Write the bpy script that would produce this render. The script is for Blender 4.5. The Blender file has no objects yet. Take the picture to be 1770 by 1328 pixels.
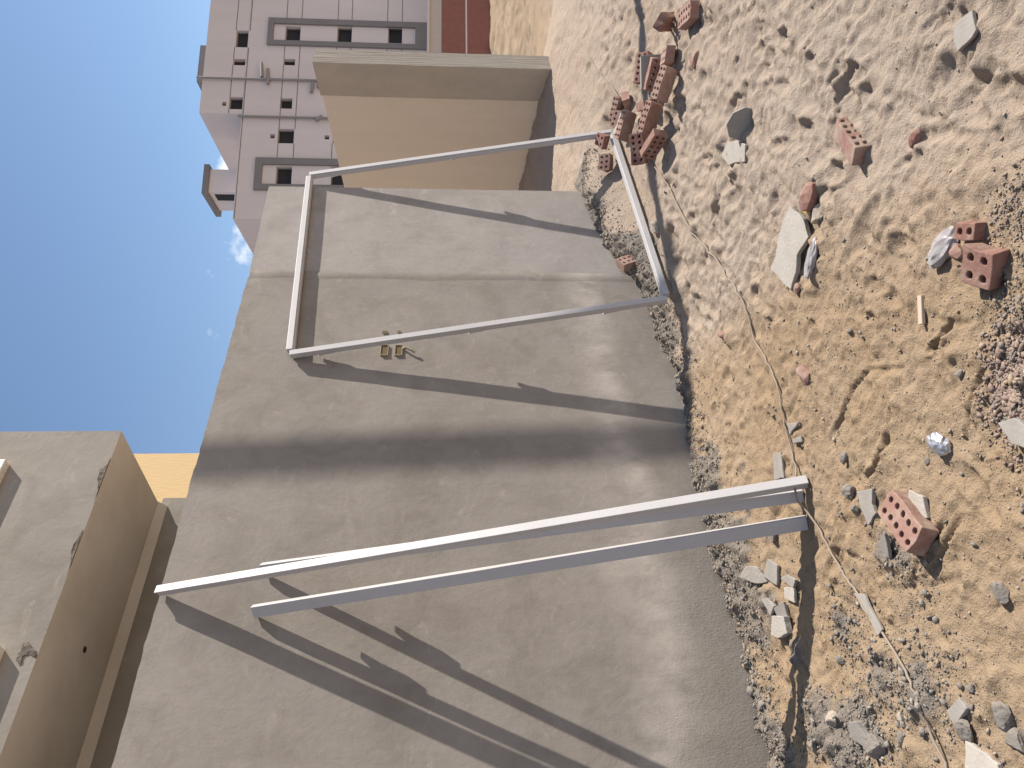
import bpy, bmesh, math, random
import numpy as np
from mathutils import Vector, Matrix

random.seed(7)
rng = np.random.default_rng(7)
SC = bpy.context.scene
COL = SC.collection

# ------------------------------------------------------------------ camera
EYE = 1.5                       # camera height above the sand (m)
FPX = 1319.6                    # focal length in photo pixels (1770 wide)
PITCH, ROLL = 0.07599, -0.00204
RV = np.array([1, 0, 0.0])
UV = np.array([0, math.sin(PITCH), math.cos(PITCH)])
FV = np.array([0, math.cos(PITCH), -math.sin(PITCH)])
CX = math.sin(ROLL) * RV - math.cos(ROLL) * UV      # picture right = world down (camera held on its side)
CY = math.cos(ROLL) * RV + math.sin(ROLL) * UV      # picture up = world right
OR = np.array([0, 0, EYE])
cam_d = bpy.data.cameras.new('camera')
cam_d.sensor_fit = 'HORIZONTAL'
cam_d.sensor_width = 36
cam_d.lens = FPX / 1770 * 36
cam_d.clip_start = 0.05
cam_d.clip_end = 5000
cam = bpy.data.objects.new('camera', cam_d)
COL.objects.link(cam)
cam.matrix_world = Matrix([[CX[0], CY[0], -FV[0], OR[0]], [CX[1], CY[1], -FV[1], OR[1]],
                           [CX[2], CY[2], -FV[2], OR[2]], [0, 0, 0, 1]])
SC.camera = cam

# ------------------------------------------------------------------ sky, sun, exposure
AZ, EL = math.radians(71.6), math.radians(41.5)      # azimuth clockwise from +Y
SUNV = np.array([math.sin(AZ) * math.cos(EL), math.cos(AZ) * math.cos(EL), math.sin(EL)])
world = bpy.data.worlds.new('World')
SC.world = world
world.use_nodes = True
wn = world.node_tree
sky = wn.nodes.new('ShaderNodeTexSky')
sky.sky_type = 'NISHITA'
sky.sun_disc = False
sky.sun_elevation = EL
sky.sun_rotation = AZ
sky.altitude = 0
sky.air_density = 1.0
sky.dust_density = 0.15
sky.ozone_density = 1.8
# a thin broken line of fair-weather cloud low all round the horizon
wtc = wn.nodes.new('ShaderNodeTexCoord')
wsep = wn.nodes.new('ShaderNodeSeparateXYZ')
wn.links.new(wtc.outputs['Generated'], wsep.inputs[0])
wno = wn.nodes.new('ShaderNodeTexNoise')
wno.inputs['Scale'].default_value = 9.0
wno.inputs['Detail'].default_value = 7
wno.inputs['Roughness'].default_value = 0.55
wn.links.new(wtc.outputs['Generated'], wno.inputs['Vector'])
wel = wn.nodes.new('ShaderNodeMapRange')          # cloud tops near 17 degrees
wel.inputs['From Min'].default_value = 0.20
wel.inputs['From Max'].default_value = 0.45
wel.inputs['To Min'].default_value = 0.13
wel.inputs['To Max'].default_value = -0.55
wn.links.new(wsep.outputs[2], wel.inputs['Value'])
wad = wn.nodes.new('ShaderNodeMath')
wn.links.new(wno.outputs[0], wad.inputs[0])
wn.links.new(wel.outputs[0], wad.inputs[1])
wcr = wn.nodes.new('ShaderNodeValToRGB')
wcr.color_ramp.elements[0].position = 0.49
wcr.color_ramp.elements[1].position = 0.57
wn.links.new(wad.outputs[0], wcr.inputs[0])
wmx = wn.nodes.new('ShaderNodeMix')
wmx.data_type = 'RGBA'
wmx.inputs[7].default_value = (8.0, 8.2, 8.6, 1)
wn.links.new(wcr.outputs[0], wmx.inputs[0])
wn.links.new(sky.outputs[0], wmx.inputs[6])
wn.links.new(wmx.outputs[2], wn.nodes['Background'].inputs[0])
wn.nodes['Background'].inputs[1].default_value = 0.094
sun_d = bpy.data.lights.new('sun', 'SUN')
sun_d.energy = 5.0
sun_d.angle = math.radians(0.53)
sun_d.color = (1.0, 0.93, 0.84)
sun = bpy.data.objects.new('sun', sun_d)
COL.objects.link(sun)
sun.rotation_euler = Vector(-SUNV).to_track_quat('-Z', 'Y').to_euler()
SC.view_settings.view_transform = 'Standard'
SC.view_settings.look = 'None'
SC.view_settings.gamma = 1
SC.view_settings.exposure = 0.6

# ------------------------------------------------------------------ geometry helpers
WA = 0.83135                                    # azimuth of the boundary wall
N0 = 3.687                                      # its distance from the camera
DV = np.array([math.sin(WA), math.cos(WA), 0])
NV = np.array([math.cos(WA), -math.sin(WA), 0])
WROT = math.pi / 2 - WA
WTOP = 2.998


def W(s, n, z):
    return s * DV + (n - N0) * NV + np.array([0, 0, z])


def ray(px, py):
    return FV + (px - 885) / FPX * CX + (664 - py) / FPX * CY


def hitp(px, py, q, n):
    d = ray(px, py)
    return OR + d * (((q - OR) @ n) / (d @ n))


def hitz(px, py, z):
    d = ray(px, py)
    return OR + d * ((z - EYE) / d[2])


def hitw(px, py, n=0.0):
    """pixel -> point on a plane parallel to the boundary wall, as (s, z)"""
    p = hitp(px, py, W(0, n, 0), NV)
    return float(p @ DV), float(p[2])


class MB:
    def __init__(self):
        self.v = []
        self.f = []
        self.m = []

    def quad(self, *pts, mi=0):
        b = len(self.v)
        self.v += [tuple(map(float, p)) for p in pts]
        self.f.append(tuple(range(b, b + len(pts))))
        self.m.append(mi)
        return self

    def box(self, x0, x1, y0, y1, z0, z1, mi=0):
        b = len(self.v)
        self.v += [(x0, y0, z0), (x1, y0, z0), (x1, y1, z0), (x0, y1, z0), (x0, y0, z1), (x1, y0, z1), (x1, y1, z1), (x0, y1, z1)]
        for q in ((0, 3, 2, 1), (4, 5, 6, 7), (0, 1, 5, 4), (1, 2, 6, 5), (2, 3, 7, 6), (3, 0, 4, 7)):
            self.f.append(tuple(b + i for i in q))
            self.m.append(mi)
        return self

    def prism(self, poly, p0, p1, a, c):
        """extrude a 2D polygon (in axes a, c) from p0 to p1"""
        p0, p1, a, c = map(np.asarray, (p0, p1, a, c))
        b = len(self.v)
        k = len(poly)
        for p in (p0, p1):
            for (u, w) in poly:
                self.v.append(tuple(p + u * a + w * c))
        for i in range(k):
            j = (i + 1) % k
            self.f.append((b + i, b + j, b + k + j, b + k + i))
            self.m.append(0)
        self.f.append(tuple(b + i for i in reversed(range(k))))
        self.f.append(tuple(b + k + i for i in range(k)))
        self.m += [0, 0]
        return self

    def tube(self, pts, r, n=8):
        pts = [np.asarray(p, float) for p in pts]
        b = len(self.v)
        for i, p in enumerate(pts):
            t = pts[min(i + 1, len(pts) - 1)] - pts[max(i - 1, 0)]
            t = t / (np.linalg.norm(t) + 1e-9)
            ref = np.array([0, 0, 1.0]) if abs(t[2]) < 0.9 else np.array([1.0, 0, 0])
            a = np.cross(t, ref)
            a /= np.linalg.norm(a)
            c = np.cross(a, t)
            for k in range(n):
                th = 2 * math.pi * k / n
                self.v.append(tuple(p + r * (math.cos(th) * a + math.sin(th) * c)))
        for i in range(len(pts) - 1):
            for k in range(n):
                k2 = (k + 1) % n
                self.f.append((b + i * n + k, b + i * n + k2, b + (i + 1) * n + k2, b + (i + 1) * n + k))
                self.m.append(0)
        self.f.append(tuple(b + k for k in reversed(range(n))))
        self.f.append(tuple(b + (len(pts) - 1) * n + k for k in range(n)))
        self.m += [0, 0]
        return self

    def mesh(self, name, mats, smooth=False):
        me = bpy.data.meshes.new(name)
        me.from_pydata(self.v, [], self.f)
        for m in (mats if isinstance(mats, (list, tuple)) else [mats]):
            me.materials.append(m)
        for p, i in zip(me.polygons, self.m):
            p.material_index = i
        bm = bmesh.new()
        bm.from_mesh(me)
        bmesh.ops.recalc_face_normals(bm, faces=bm.faces)
        bm.to_mesh(me)
        bm.free()
        if smooth:
            me.polygons.foreach_set('use_smooth', [True] * len(me.polygons))
        me.update()
        return me

    def build(self, name, mats, parent=None, smooth=False, bevel=0):
        return put(name, self.mesh(name, mats, smooth), parent, bevel)


def put(name, me, parent=None, bevel=0):
    o = bpy.data.objects.new(name, me)
    COL.objects.link(o)
    if parent:
        o.parent = parent
    if bevel:
        b = o.modifiers.new('bevel', 'BEVEL')
        b.width = bevel
        b.segments = 2
        b.limit_method = 'ANGLE'
    return o


def thing(name, label, cat, loc=(0, 0, 0), rz=0.0, group=None):
    o = bpy.data.objects.new(name, None)
    COL.objects.link(o)
    o.empty_display_size = 0.1
    o.location = tuple(map(float, loc))
    o.rotation_euler = (0, 0, rz)
    return tag(o, label, cat, group)


def tag(o, label, cat, group=None):
    o['label'] = label
    o['category'] = cat
    if group:
        o['group'] = group
    return o


# ------------------------------------------------------------------ materials
def mat(name, col, rough=0.9, col2=None, scale=6.0, mix=0.5, bump=0.0, bscale=60.0, detail=6, spec=0.3,
        coord='Object', stretch=(1, 1, 1), metallic=0.0, bdist=0.01):
    m = bpy.data.materials.new(name)
    m.use_nodes = True
    nt = m.node_tree
    bs = nt.nodes['Principled BSDF']
    bs.inputs['Roughness'].default_value = rough
    bs.inputs['Specular IOR Level'].default_value = spec
    bs.inputs['Metallic'].default_value = metallic
    bs.inputs['Base Color'].default_value = (*col, 1)
    tc = nt.nodes.new('ShaderNodeTexCoord')
    mp = nt.nodes.new('ShaderNodeMapping')
    mp.inputs['Scale'].default_value = stretch
    nt.links.new(tc.outputs[coord], mp.inputs[0])
    if col2:
        n = nt.nodes.new('ShaderNodeTexNoise')
        n.inputs['Scale'].default_value = scale
        n.inputs['Detail'].default_value = detail
        n.inputs['Roughness'].default_value = 0.65
        nt.links.new(mp.outputs[0], n.inputs['Vector'])
        cr = nt.nodes.new('ShaderNodeValToRGB')
        cr.color_ramp.elements[0].position = 0.5 - mix * 0.4
        cr.color_ramp.elements[1].position = 0.5 + mix * 0.4
        cr.color_ramp.elements[0].color = (*col, 1)
        cr.color_ramp.elements[1].color = (*col2, 1)
        nt.links.new(n.outputs[0], cr.inputs[0])
        nt.links.new(cr.outputs[0], bs.inputs['Base Color'])
    if bump:
        n2 = nt.nodes.new('ShaderNodeTexNoise')
        n2.inputs['Scale'].default_value = bscale
        n2.inputs['Detail'].default_value = 5
        nt.links.new(mp.outputs[0], n2.inputs['Vector'])
        b = nt.nodes.new('ShaderNodeBump')
        b.inputs['Strength'].default_value = bump
        b.inputs['Distance'].default_value = bdist
        nt.links.new(n2.outputs[0], b.inputs['Height'])
        nt.links.new(b.outputs[0], bs.inputs['Normal'])
    return m


def N_(nt, t, **kw):
    n = nt.nodes.new(t)
    for k, v in kw.items():
        if k in n.inputs:
            n.inputs[k].default_value = v
        else:
            setattr(n, k, v)
    return n


def ramp(nt, src, p0, p1, c0=(0, 0, 0, 1), c1=(1, 1, 1, 1)):
    r = nt.nodes.new('ShaderNodeValToRGB')
    r.color_ramp.elements[0].position = p0
    r.color_ramp.elements[1].position = p1
    r.color_ramp.elements[0].color = c0
    r.color_ramp.elements[1].color = c1
    nt.links.new(src, r.inputs[0])
    return r.outputs[0]


def mixc(nt, fac, a, b):
    m = nt.nodes.new('ShaderNodeMix')
    m.data_type = 'RGBA'
    for s, v in ((0, fac), (6, a), (7, b)):
        if isinstance(v, bpy.types.NodeSocket):
            nt.links.new(v, m.inputs[s])
        else:
            m.inputs[s].default_value = v if s == 0 else (*v, 1)
    return m.outputs[2]


def math_(nt, op, a, b):
    m = nt.nodes.new('ShaderNodeMath')
    m.operation = op
    m.use_clamp = op in ('MULTIPLY',)
    for i, v in enumerate((a, b)):
        if isinstance(v, bpy.types.NodeSocket):
            nt.links.new(v, m.inputs[i])
        else:
            m.inputs[i].default_value = v
    return m.outputs[0]


def plaster_material(name, base, light, dark, zones=True):
    """trowelled cement render: cloudy patches, pale efflorescence bands, a rough stippled zone low down"""
    m = bpy.data.materials.new(name)
    m.use_nodes = True
    nt = m.node_tree
    bs = nt.nodes['Principled BSDF']
    bs.inputs['Roughness'].default_value = 0.88
    bs.inputs['Specular IOR Level'].default_value = 0.25
    tc = nt.nodes.new('ShaderNodeTexCoord')
    oc = tc.outputs['Object']
    sep = nt.nodes.new('ShaderNodeSeparateXYZ')
    nt.links.new(oc, sep.inputs[0])

    def noise(scale, detail=5, st=(1, 1, 1), rough=0.6, dist=0.0):
        mp = nt.nodes.new('ShaderNodeMapping')
        mp.inputs['Scale'].default_value = st
        nt.links.new(oc, mp.inputs[0])
        n = N_(nt, 'ShaderNodeTexNoise', Scale=scale, Detail=detail, Roughness=rough, Distortion=dist)
        nt.links.new(mp.outputs[0], n.inputs['Vector'])
        return n.outputs[0]
    big = noise(0.9, 4)
    med = noise(3.2, 5, dist=0.6)
    fine = noise(26, 6, rough=0.7)
    c = mixc(nt, ramp(nt, big, 0.36, 0.66), base, light)
    c = mixc(nt, math_(nt, 'MULTIPLY', ramp(nt, med, 0.46, 0.66), 0.55), c, dark)
    pale = ramp(nt, noise(5.0, 6, (1, 1, 2.2), dist=1.2), 0.60, 0.74)
    c = mixc(nt, math_(nt, 'MULTIPLY', pale, 0.45), c, tuple(min(1, 1.35 * x) for x in light))
    c = mixc(nt, math_(nt, 'MULTIPLY', ramp(nt, fine, 0.35, 0.75), 0.22), c, dark)
    pit = N_(nt, 'ShaderNodeTexVoronoi', Scale=9.0)
    nt.links.new(oc, pit.inputs['Vector'])
    pits = ramp(nt, pit.outputs['Distance'], 0.02, 0.045, (1, 1, 1, 1), (0, 0, 0, 1))
    c = mixc(nt, math_(nt, 'MULTIPLY', pits, 0.6), c, tuple(.55 * x for x in dark))
    mott = noise(11, 5, (1, 1, .6), .7, .8)
    c = mixc(nt, math_(nt, 'MULTIPLY', ramp(nt, mott, 0.40, 0.70), 0.28), c, tuple(1.12 * x for x in light))
    h = math_(nt, 'ADD', math_(nt, 'MULTIPLY', fine, 0.5), math_(nt, 'MULTIPLY', med, 0.6))
    h = math_(nt, 'ADD', h, math_(nt, 'MULTIPLY', mott, 0.5))
    if zones:
        # efflorescence band about half a metre up, broken by noise
        zz = math_(nt, 'ADD', sep.outputs[2], math_(nt, 'MULTIPLY', noise(1.3, 4), 0.5))
        band = math_(nt, 'MULTIPLY', ramp(nt, zz, 0.56, 0.70), ramp(nt, zz, 0.74, 0.98, (1, 1, 1, 1), (0, 0, 0, 1)))
        bandn = math_(nt, 'MULTIPLY', band, ramp(nt, noise(7, 6, (1, 1, .5)), 0.30, 0.60))
        c = mixc(nt, math_(nt, 'MULTIPLY', bandn, 0.8), c, tuple(min(1, 1.55 * x) for x in light))
        # damp, rough stippled render low down at the near end
        xz = math_(nt, 'ADD', math_(nt, 'MULTIPLY', sep.outputs[0], 0.22), math_(nt, 'MULTIPLY', sep.outputs[2], 0.9))
        xz = math_(nt, 'ADD', xz, math_(nt, 'MULTIPLY', noise(2.2, 5), 0.5))
        zone = ramp(nt, xz, 0.80, 1.0, (1, 1, 1, 1), (0, 0, 0, 1))
        c = mixc(nt, math_(nt, 'MULTIPLY', zone, 0.45), c, dark)
        grit = noise(95, 4, (1, 1, 0.55), 0.75)
        h = math_(nt, 'ADD', h, math_(nt, 'MULTIPLY', grit, math_(nt, 'ADD', math_(nt, 'MULTIPLY', zone, 0.95), 0.12)))
        rough_patch = ramp(nt, noise(1.7, 5), 0.55, 0.66)
        h = math_(nt, 'ADD', h, math_(nt, 'MULTIPLY', noise(70, 3, (1, 1, .7)), math_(nt, 'MULTIPLY', rough_patch, 0.3)))
    nt.links.new(c, bs.inputs['Base Color'])
    bp = nt.nodes.new('ShaderNodeBump')
    bp.inputs['Strength'].default_value = 0.4
    bp.inputs['Distance'].default_value = 0.010
    nt.links.new(h, bp.inputs['Height'])
    nt.links.new(bp.outputs[0], bs.inputs['Normal'])
    return m


M = {}
M['plaster'] = plaster_material('cement_render', (0.240, 0.214, 0.186), (0.285, 0.256, 0.227), (0.185, 0.161, 0.135))
M['plaster_pale'] = plaster_material('cement_render_pale', (0.29, 0.263, 0.24), (0.345, 0.315, 0.29), (0.235, 0.21, 0.189), False)
M['plaster_house'] = plaster_material('cement_render_house', (0.262, 0.235, 0.20), (0.31, 0.282, 0.247), (0.20, 0.176, 0.146), False)
M['plaster_break_shade'] = mat('broken_render_shade', (0.10, 0.085, 0.068), 0.95, (0.19, 0.16, 0.13), 30, bump=1.0, bscale=45)  # broken render; the dark tone also stands in for shade inside the break
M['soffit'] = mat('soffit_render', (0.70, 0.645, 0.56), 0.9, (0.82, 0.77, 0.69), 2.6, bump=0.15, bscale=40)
M['steel'] = mat('primed_steel', (0.42, 0.403, 0.397), 0.5, (0.48, 0.463, 0.456), 3.0, bump=0.05, bscale=120, spec=0.5, stretch=(1, 1, .2))
def brick_material(name, c1, c2, dust):
    m = bpy.data.materials.new(name)
    m.use_nodes = True
    nt = m.node_tree
    bs = nt.nodes['Principled BSDF']
    bs.inputs['Roughness'].default_value = .93
    bs.inputs['Specular IOR Level'].default_value = .2
    tc = nt.nodes.new('ShaderNodeTexCoord')
    oi = nt.nodes.new('ShaderNodeObjectInfo')
    va = nt.nodes.new('ShaderNodeVectorMath')
    va.operation = 'ADD'
    sc_ = nt.nodes.new('ShaderNodeVectorMath')
    sc_.operation = 'SCALE'
    sc_.inputs['Scale'].default_value = 40.0
    cb = nt.nodes.new('ShaderNodeCombineXYZ')
    for k in range(3):
        nt.links.new(oi.outputs['Random'], cb.inputs[k])
    nt.links.new(cb.outputs[0], sc_.inputs[0])
    nt.links.new(tc.outputs['Object'], va.inputs[0])
    nt.links.new(sc_.outputs[0], va.inputs[1])

    def noise(s_, d=5, r=.65):
        n = N_(nt, 'ShaderNodeTexNoise', Scale=s_, Detail=d, Roughness=r)
        nt.links.new(va.outputs[0], n.inputs['Vector'])
        return n.outputs[0]
    c = mixc(nt, ramp(nt, noise(9), .32, .68), c1, c2)
    c = mixc(nt, math_(nt, 'MULTIPLY', oi.outputs['Random'], .45), c, tuple(.72 * x for x in c1))
    c = mixc(nt, math_(nt, 'MULTIPLY', ramp(nt, noise(13, 6, .75), .46, .66), dust), c, (0.40, 0.325, 0.255))
    c = mixc(nt, math_(nt, 'MULTIPLY', ramp(nt, noise(55, 4, .7), .58, .72), .5), c, tuple(.5 * x for x in c1))
    nt.links.new(c, bs.inputs['Base Color'])
    b = nt.nodes.new('ShaderNodeBump')
    b.inputs['Strength'].default_value = .55
    b.inputs['Distance'].default_value = .008
    nt.links.new(noise(60, 6, .7), b.inputs['Height'])
    nt.links.new(b.outputs[0], bs.inputs['Normal'])
    return m


M['clay'] = brick_material('fired_clay', (0.255, 0.125, 0.098), (0.31, 0.18, 0.145), .45)
M['clay_dusty'] = brick_material('fired_clay_dusty', (0.32, 0.175, 0.138), (0.37, 0.245, 0.20), .7)
M['mortar'] = mat('mortar_piece', (0.36, 0.325, 0.28), 0.92, (0.42, 0.385, 0.34), 12, bump=0.3, bscale=70)
M['slate'] = mat('grey_tile_shard', (0.265, 0.243, 0.215), 0.9, (0.325, 0.30, 0.268), 10, bump=0.2, bscale=80)
M['stone'] = mat('grey_stone', (0.165, 0.147, 0.126), 0.93, (0.27, 0.24, 0.205), 14, 0.7, bump=0.5, bscale=60)
M['stone_pale'] = mat('pale_stone', (0.41, 0.355, 0.29), 0.9, (0.34, 0.285, 0.23), 14, bump=0.4, bscale=60)
M['cable'] = mat('cable_sheath', (0.25, 0.20, 0.15), 0.6, (0.30, 0.245, 0.19), 5)
M['wood'] = mat('weathered_wood', (0.56, 0.46, 0.35), 0.9, (0.47, 0.38, 0.28), 20, stretch=(.1, 1, 1))
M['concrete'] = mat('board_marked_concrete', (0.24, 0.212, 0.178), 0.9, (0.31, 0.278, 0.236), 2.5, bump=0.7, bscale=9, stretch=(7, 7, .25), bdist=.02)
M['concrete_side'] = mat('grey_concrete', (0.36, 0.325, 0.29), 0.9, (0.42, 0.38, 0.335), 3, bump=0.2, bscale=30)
M['beige'] = mat('beige_wall_paint', (0.60, 0.53, 0.455), 0.85, (0.65, 0.585, 0.515), 2.2, 0.7, bump=0.35, bscale=22, stretch=(2, 2, .45))
M['yellow'] = mat('yellow_wall_paint', (0.66, 0.475, 0.245), 0.85, (0.70, 0.51, 0.275), 9, 0.8, bump=0.3, bscale=22, stretch=(3, 3, .45))
M['apt'] = mat('mauve_facade_paint', (0.615, 0.54, 0.505), 0.85, (0.675, 0.60, 0.565), 0.8, stretch=(1, 1, .18))
M['apt_frame'] = mat('dark_grey_facade_band', (0.20, 0.185, 0.175), 0.8, (0.225, 0.205, 0.195), 1)
M['groove'] = mat('facade_groove', (0.22, 0.18, 0.165), 0.9)
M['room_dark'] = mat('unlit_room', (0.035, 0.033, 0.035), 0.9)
M['pipe'] = mat('grey_pipe', (0.27, 0.245, 0.235), 0.6)
M['white'] = mat('white_window_frame', (0.80, 0.77, 0.70), 0.5)
M['pane'] = mat('tinted_pane', (0.10, 0.11, 0.12), 0.12, spec=0.6)
M['redwall'] = mat('red_brick_wall', (0.27, 0.115, 0.085), 0.9, (0.32, 0.145, 0.11), 4)
M['paleband'] = mat('pale_band', (0.72, 0.68, 0.62), 0.7)
M['foil'] = mat('crumpled_foil', (0.45, 0.46, 0.5), 0.32, (0.6, 0.6, 0.61), 15, metallic=0.75)
M['plastic'] = mat('dusty_clear_plastic', (0.25, 0.225, 0.22), 0.3, (0.42, 0.39, 0.38), 25, spec=0.7)
M['yellow_bit'] = mat('yellow_scrap', (0.50, 0.38, 0.06), 0.8, (0.6, 0.47, 0.12), 40)
M['box_in_shade'] = mat('brown_box_shade', (0.14, 0.10, 0.045), 0.7)  # box brown, darkened with painted shade so it looks inset
M['box_rim'] = mat('pale_box_rim', (0.36, 0.30, 0.20), 0.6)
M['pole'] = mat('galvanised_pole', (0.42, 0.42, 0.42), 0.5, (0.5, 0.5, 0.5), 2, metallic=0.4)
M['black'] = mat('black_cable', (0.03, 0.03, 0.03), 0.6)
M['cloud'] = mat('cloud_white', (0.95, 0.95, 0.96), 1.0, spec=0.0)

# ------------------------------------------------------------------ noise
def _h(ix, iy, seed):
    n = (ix * 374761393 + iy * 668265263 + seed * 974711 + 1013904223) & 0xFFFFFFFF
    n = ((n ^ (n >> 13)) * 1274126177) & 0xFFFFFFFF
    return ((n ^ (n >> 16)) & 0xFFFF) / 65535.0


def vn(x, y, seed=0):
    ix = np.floor(x).astype(np.int64)
    iy = np.floor(y).astype(np.int64)
    fx, fy = x - ix, y - iy
    u = fx * fx * fx * (fx * (fx * 6 - 15) + 10)
    v = fy * fy * fy * (fy * (fy * 6 - 15) + 10)
    a, b = _h(ix, iy, seed), _h(ix + 1, iy, seed)
    c, d = _h(ix, iy + 1, seed), _h(ix + 1, iy + 1, seed)
    return (a + (b - a) * u) * (1 - v) + (c + (d - c) * u) * v - 0.5


def fbm(x, y, f, oct=4, seed=0, gain=0.5):
    s = 0
    a = 1.0
    for i in range(oct):
        c, sn = math.cos(0.6 * i), math.sin(0.6 * i)
        s = s + a * vn((x * c - y * sn) * f + 17.3 * i, (x * sn + y * c) * f - 9.1 * i, seed + i)
        f *= 2.03
        a *= gain
    return s


def sstep(a, b, x):
    t = np.clip((x - a) / (b - a), 0, 1)
    return t * t * (3 - 2 * t)


# ------------------------------------------------------------------ ground height field
CTRL = np.array([
    (-1.76, 3.39, .03), (-1.20, 3.89, .04), (-.84, 4.22, .06), (-.48, 4.55, .04), (-.25, 4.77, .0), (.26, 5.22, .03),
    (.52, 5.46, .06), (.81, 5.73, .13), (1.12, 6.02, .28), (1.66, 6.40, .40),
    (3.0, 5.88, .06), (2.7, 5.78, .04), (1.96, 5.53, .09), (1.51, 5.38, .09), (1.17, 5.27, .10), (.81, 5.15, .05),
    (.53, 5.06, .0), (.32, 4.98, -.05), (-.07, 4.86, -.01),
    (-.64, 3.17, -.02), (-1.04, 3.03, .0), (-1.5, 2.88, .06), (-.43, 3.14, 0),
    (2.1, 6.23, .19), (3.44, 8.2, .38), (2.7, 8.1, .45), (2.0, 7.8, .5), (3.42, 8.74, .52), (3.11, 9.64, .54), (2.75, 10.67, .64),
    (4.1, 8.1, .28), (5.2, 8.6, .24), (7, 9.5, .15), (5, 10.8, 0), (8, 14, 0), (4.4, 13, .1), (1.5, 12, .5),
    (0, 2, 0), (1, 2, 0), (-1, 2, .03), (1.5, 3.5, 0), (.5, 3.5, 0), (2.5, 4, 0), (1, 1, 0), (-2, 1, .03), (4, 5, .04), (0, 4.2, -.01),
    (3, 3, 0), (5, 3, 0), (-3, 2, .1), (0, -3, 0), (8, 8, .1), (12, 20, 0), (-6, 0, .05), (2, 4.8, .02), (3.4, 7.2, .2), (-2.6, 2.6, .1)])


def _k(d):
    return np.exp(-d / 2.2)


_d = np.linalg.norm(CTRL[:, None, :2] - CTRL[None, :, :2], axis=2)
_wt = np.linalg.solve(_k(_d) + 0.01 * np.eye(len(CTRL)), CTRL[:, 2])


def base_h(x, y):
    s = np.zeros_like(x, dtype=float)
    for (cx, cy, _), w in zip(CTRL, _wt):
        s += w * _k(np.sqrt((x - cx) ** 2 + (y - cy) ** 2 + 0.02))
    return s


GX0, GX1, GY0, GY1, GS = -4.5, 7.5, 0.3, 13.0, 0.0125
gx = np.arange(GX0, GX1, GS)
gy = np.arange(GY0, GY1, GS)
GXX, GYY = np.meshgrid(gx, gy, indexing='ij')
nd = (GXX * NV[0] + GYY * NV[1]) + N0           # distance in front of the boundary wall
sd = GXX * DV[0] + GYY * DV[1]                  # position along it
# zones
soft = sstep(-.1, .9, GXX + 0.12 * GYY - .35 + 0.5 * fbm(GXX, GYY, .9, 3, 5))     # loose trodden sand to the right
debris = sstep(.50, .16, nd + .45 * fbm(GXX, GYY, 2.2, 3, 9) + .12 * sstep(2.0, 3.4, sd)) * sstep(-.4, -.02, nd) * sstep(6.4, 5.6, sd)
for (px, py, rad) in ((1500, 1250, .16), (1480, 1300, .16), (1545, 1170, .10), (1610, 1190, .10), (1570, 960, .07), (1460, 1080, .08), (1440, 1240, .14), (1540, 945, .08), (1385, 1130, .09), (1345, 1060, .12)):
    q_ = hitz(px, py, 0)
    debris = np.maximum(debris, .75 * np.exp(-(((GXX - q_[0]) ** 2 + (GYY - q_[1]) ** 2) / rad ** 2) ** 1.3) * (1 + .8 * fbm(GXX, GYY, 7, 3, 91)))
DT = 0.032 * fbm(GXX, GYY, 1.1, 3, 21) * (0.25 + soft) + 0.012 * fbm(GXX, GYY, 5, 4, 3) + 0.004 * fbm(GXX, GYY, 22, 3, 8)
DT += debris * (0.060 * np.abs(fbm(GXX, GYY, 8, 4, 12, .65)) + 0.035 * fbm(GXX, GYY, 26, 3, 13) + .008)
# wind / scuff ridges running away from the camera in the loose sand
ca, sa = math.cos(math.radians(62)), math.sin(math.radians(62))
al, ac = GXX * ca + GYY * sa, -GXX * sa + GYY * ca
DT += soft * 0.026 * (0.5 - np.abs(fbm(al * .45 + .3 * ac, ac * 1.35, 2.6, 4, 31, .5)))
packed = 1 - soft
# crisp creases between the scuffs
DT += soft * (0.016 * (.32 - np.abs(fbm(al * .5, ac, 3.4, 2, 101))) + 0.009 * (.3 - np.abs(fbm(al * .7, ac, 8.5, 2, 103))))
DT += packed * 0.008 * (.3 - np.abs(fbm(GXX, GYY, 5.5, 3, 105)))
DT += packed * 0.010 * np.clip(fbm(GXX, GYY, 12, 3, 44) - .12, 0, 1) * 2


def stamp(x, y, yaw, a, b, depth, rim=0.35, sharp=2.0):
    R = 2.2 * max(a, b)
    i0, i1 = int((x - R - GX0) / GS), int((x + R - GX0) / GS)
    j0, j1 = int((y - R - GY0) / GS), int((y + R - GY0) / GS)
    if i0 < 0 or j0 < 0 or i1 >= len(gx) or j1 >= len(gy):
        return
    X, Y = GXX[i0:i1, j0:j1] - x, GYY[i0:i1, j0:j1] - y
    c, s = math.cos(yaw), math.sin(yaw)
    u, v = X * c + Y * s, -X * s + Y * c
    r = np.sqrt((u / a) ** 2 + (v / (b * (1 + .25 * u / a))) ** 2)
    r = r * (1 + .25 * vn(X * 14 + x * 7, Y * 14 + y * 5, 4))
    DT[i0:i1, j0:j1] += -depth * np.exp(-r ** (2 * sharp)) + depth * rim * np.exp(-((r - 1.25) / .28) ** 2)


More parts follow.
